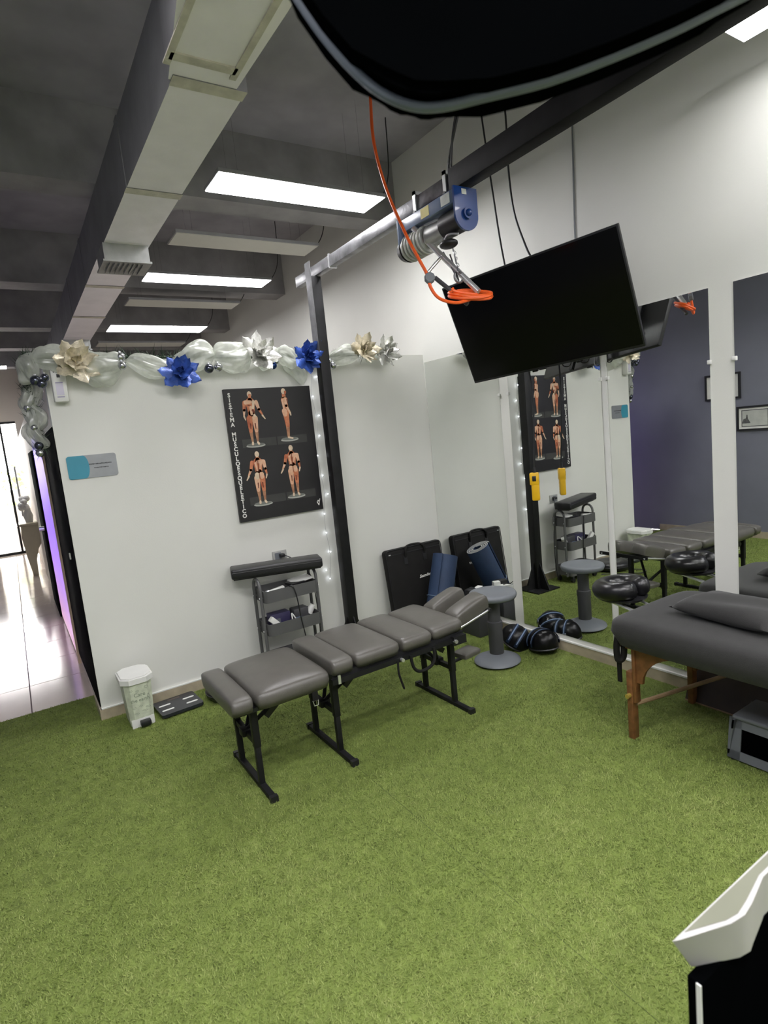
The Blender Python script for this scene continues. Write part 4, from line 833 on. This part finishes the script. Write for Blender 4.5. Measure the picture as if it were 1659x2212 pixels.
MB().box(((SXa+SXb)/2,(SYa+SYb)/2,SH+.004),(SXb-SXa-2*tp_+.03,SYb-SYa-2*tp_+.03,.022),bev=.01,seg=3).build('tread', GRYP, ss)
MB().b2((SXa+.034,SYa+.034,.02),(SXb-.034,SYb-.034,SH-.012)).build('shade_block', DULLB, ss, smooth=False)  # added black block stands for the shade inside the openings
for x in (SXa+.02,SXb-.02):
    for y in (SYa+.02,SYb-.02): MB().cone((x,y,0),(x,y,.014),.014,.012).build('rubber_foot', BLKP, ss)
db = thing('leaning_board', 'dark brown board with pale edge leaning on the skirting', 'board', (-.12,-2.9,0))
DM = frame_on((-.13,-2.9,.0),(0,-1,0),(.40,0,.92)); MB().box((.0,.11,0),(1.15,.22,.012)).build('panel', mat('dark_brown_laminate',(.04,.026,.018),.35,var=.3), db, smooth=False, M=DM); MB().box((.0,.004,0),(1.15,.008,.014)).build('pale_edge', WOODT, db, smooth=False, M=DM)

# ================================================================== ALONG THE BACK WALL FLOOR
bi = thing('pedal_bin', 'small white pedal bin printed with words by the wall corner', 'bin', (-2.675,-.185,0))
def oct8(x0, y0, x1, y1, c): return [(x0+c,y0),(x1-c,y0),(x1,y0+c),(x1,y1-c),(x1-c,y1),(x0+c,y1),(x0,y1-c),(x0,y0+c)]
b = MB(); lo = oct8(-2.745,-.300,-2.605,-.085,.025); hi = oct8(-2.757,-.312,-2.593,-.073,.03)
va = [b.bm.verts.new((x,y,.01)) for x,y in lo]; vb = [b.bm.verts.new((x,y,.285)) for x,y in hi]; b.bm.faces.new(va[::-1]); b.bm.faces.new(vb)
for i in range(8): b.bm.faces.new((va[i],va[(i+1)%8],vb[(i+1)%8],vb[i]))
b.build('body', OLIVE, bi, smooth=False)
b = MB().prism(oct8(-2.772,-.322,-2.578,-.066,.045),.285,.318); b.prism(oct8(-2.762,-.312,-2.588,-.076,.042),.318,.326); b.build('lid', WHTP, bi, smooth=False)
MB().box((-2.665,-.318,.028),(.062,.05,.032),bev=.006).build('pedal', BLKP, bi)
MB().b2((-2.742,-.3035,.0),(-2.608,-.296,.055)).build('foot_skirt', WHTP, bi, smooth=False)
BF = frame_on((-2.675,-.3075,.19),(1,0,0),(0,-.04,1)); put_text('printed_words', 'Care', .034, GREYT, bi, BF @ Matrix.Translation((0,.02,.0006)), off=.0003); put_text('printed_words', 'the earth', .030, GREYT, bi, BF @ Matrix.Translation((0,-.014,.0006)), off=.0003)
b = MB()
for (x, z, w, h) in [(.045,.06,.022,.02),(-.045,.055,.018,.012),(-.01,.045,.02,.012),(-.04,-.06,.024,.014),(.0,-.055,.02,.010),(.04,-.07,.03,.012),(.02,-.09,.035,.010),(-.03,-.10,.03,.012),(.05,.0,.010,.03)]:
    bb = MB.tube(b, [(x-w/2,z,.0006),(x-w/4,z+h/2,.0006),(x,z+h*.2,.0006),(x+w/4,z+h/2,.0006),(x+w/2,z,.0006),(x,z-h/2,.0006)], .0011, 4, closed=True)
b.build('printed_sketches', GREYT, bi, smooth=False, M=BF)['kind'] = 'stuff'
sc = thing('bathroom_scale', 'black bathroom scale with four metal strips on the turf', 'scale', (-2.44,-.19,0))
SMx = Matrix.Translation((-2.437,-.187,0)) @ Matrix.Rotation(.06,4,'Z')
MB().prism(rrect(-.135,-.125,.135,.125,.02),.010,.030).build('glass_top', mat('slate_glass',(.022,.024,.03),.25,var=.1), sc, M=SMx, ang=30)
for x, y in ((-.1,-.09),(.1,-.09),(-.1,.09),(.1,.09)): MB().cone((x,y,0),(x,y,.011),.018).build('foot', BLKP, sc, M=SMx)
for x, y in ((-.078,.03),(-.078,-.055),(.078,.03),(.078,-.055)): MB().prism(rrect(x-.038,y-.009,x+.038,y+.009,.0088),.030,.0315).build('metal_strip', WHTP, sc, M=SMx)
MB().prism(rrect(-.04,.080,.04,.105,.004),.030,.0306).build('display', mat('scale_display',(.06,.045,.04),.3), sc, M=SMx)
cu = thing('floor_cushion', 'round black cushion on the turf behind the table foot', 'cushion', (-2.075,-.255,0))
MB().lathe([(0,.0),(.155,.0),(.185,.03),(.185,.07),(.165,.09),(.12,.10),(.04,.09),(0,.086)],(-2.075,-.255,0),28).build('pad', LEATHB, cu, ang=60); MB().lathe([(.183,.045),(.190,.05),(.183,.055)],(-2.075,-.255,0),28).build('seam', BLKP, cu)
kc = MB().tube(smooth_path([(-2.10,-.40,.012),(-2.16,-.47,.012),(-2.19,-.56,.012),(-2.14,-.61,.012),(-2.06,-.60,.012),(-1.98,-.52,.012),(-1.90,-.42,.012),(-1.80,-.33,.012)]),.005,6).build('extension_cable', BLKP); tag(kc, 'thin black cord looping on the turf behind the table', 'cord')

# ================================================================== OPPOSITE WALL AND NEAR CORNER
def pic(y0, y1, z0, z1, label, art):
    t = thing('picture_frame', label, 'picture', (XB,(y0+y1)/2,z0)); w = .022
    MB().b2((XB+.0,y0,z0),(XB+.025,y1,z0+w)).b2((XB,y0,z1-w),(XB+.025,y1,z1)).b2((XB,y0,z0+w),(XB+.025,y0+w,z1-w)).b2((XB,y1-w,z0+w),(XB+.025,y1,z1-w)).build('frame', BLKP, t, smooth=False)
    MB().b2((XB+.004,y0+w,z0+w),(XB+.012,y1-w,z1-w)).build('mount', INKW, t, smooth=False)
    if art:
        my, mz = .05,.045; MB().b2((XB+.012,y0+my,z0+mz),(XB+.0135,y1-my,z1-mz)).build('inner_border', INKD, t, smooth=False)
        MB().b2((XB+.0135,y0+my+.008,z0+mz+.008),(XB+.0145,y1-my-.008,z1-mz-.008)).build('print', mat('pale_grey_print',(.52,.53,.49),.6,var=.1,scale=12), t, smooth=False)
        F = frame_on((XB+.0145,y1-.10,z0+.085),(0,1,0),(0,0,1)); MB().prism([(-.05,0),(.045,0),(.028,.05),(.0,.06),(-.006,.10),(-.018,.10),(-.02,.055),(-.035,.03)],0,.0006).build('dark_figure', mat('charcoal_print',(.10,.10,.10),.6,var=.4,scale=40), t, smooth=False, M=F)
pic(-.92,-.53,1.275,1.56,'black framed picture with grey print on dark blue wall',True); pic(-.575,-.165,1.66,1.965,'black framed white certificate hung higher on the blue wall',False)
ns = thing('display_stand', 'white topped black display stand at lower right corner', 'stand', (-2.1,-3.69,0))
pr_ = [(-2.452,-3.672),(-2.440,-3.678),(-2.36,-3.7075),(-2.33,-3.712),(-2.30,-3.708),(-2.235,-3.694),(-2.15,-3.695),(-1.9,-3.70),(-1.62,-3.70),(-1.60,-3.672)]
b = MB(); tv_ = [b.bm.verts.new((x,y,.90)) for x,y in pr_]; bv_ = [b.bm.verts.new((max(x+.01, -2.452+.045+(x+2.452)*.75) if x < -2.3 else x,y,.83)) for x,y in pr_]
b.bm.faces.new(tv_); b.bm.faces.new(bv_[::-1]); n = len(pr_)
for k in range(n): b.bm.faces.new((tv_[k],bv_[k],bv_[(k+1)%n],tv_[(k+1)%n]))
b.build('white_top', mat('light_grey_plastic',(.42,.41,.40),.5,var=.03), ns, ang=50)
MB().prism([(-2.425,-3.6745),(-2.36,-3.700),(-2.335,-3.7045),(-2.30,-3.700),(-2.235,-3.688),(-1.7,-3.69),(-1.7,-3.676)],.8995,.9008).build('grey_inlay', mat('olive_grey_inlay',(.16,.165,.12),.6), ns)
MB().b2((-2.425,-3.697,.03),(-1.63,-3.675,.831),bev=.003).build('black_panel', DULLB, ns); MB().b2((-2.427,-3.6972,.03),(-2.4245,-3.690,.83)).build('pale_edge', WHTP, ns, smooth=False)
for x in (-2.40,-1.66): MB().b2((x-.02,-3.80,0),(x+.02,-3.57,.032),bev=.004).build('foot', BLKM, ns)
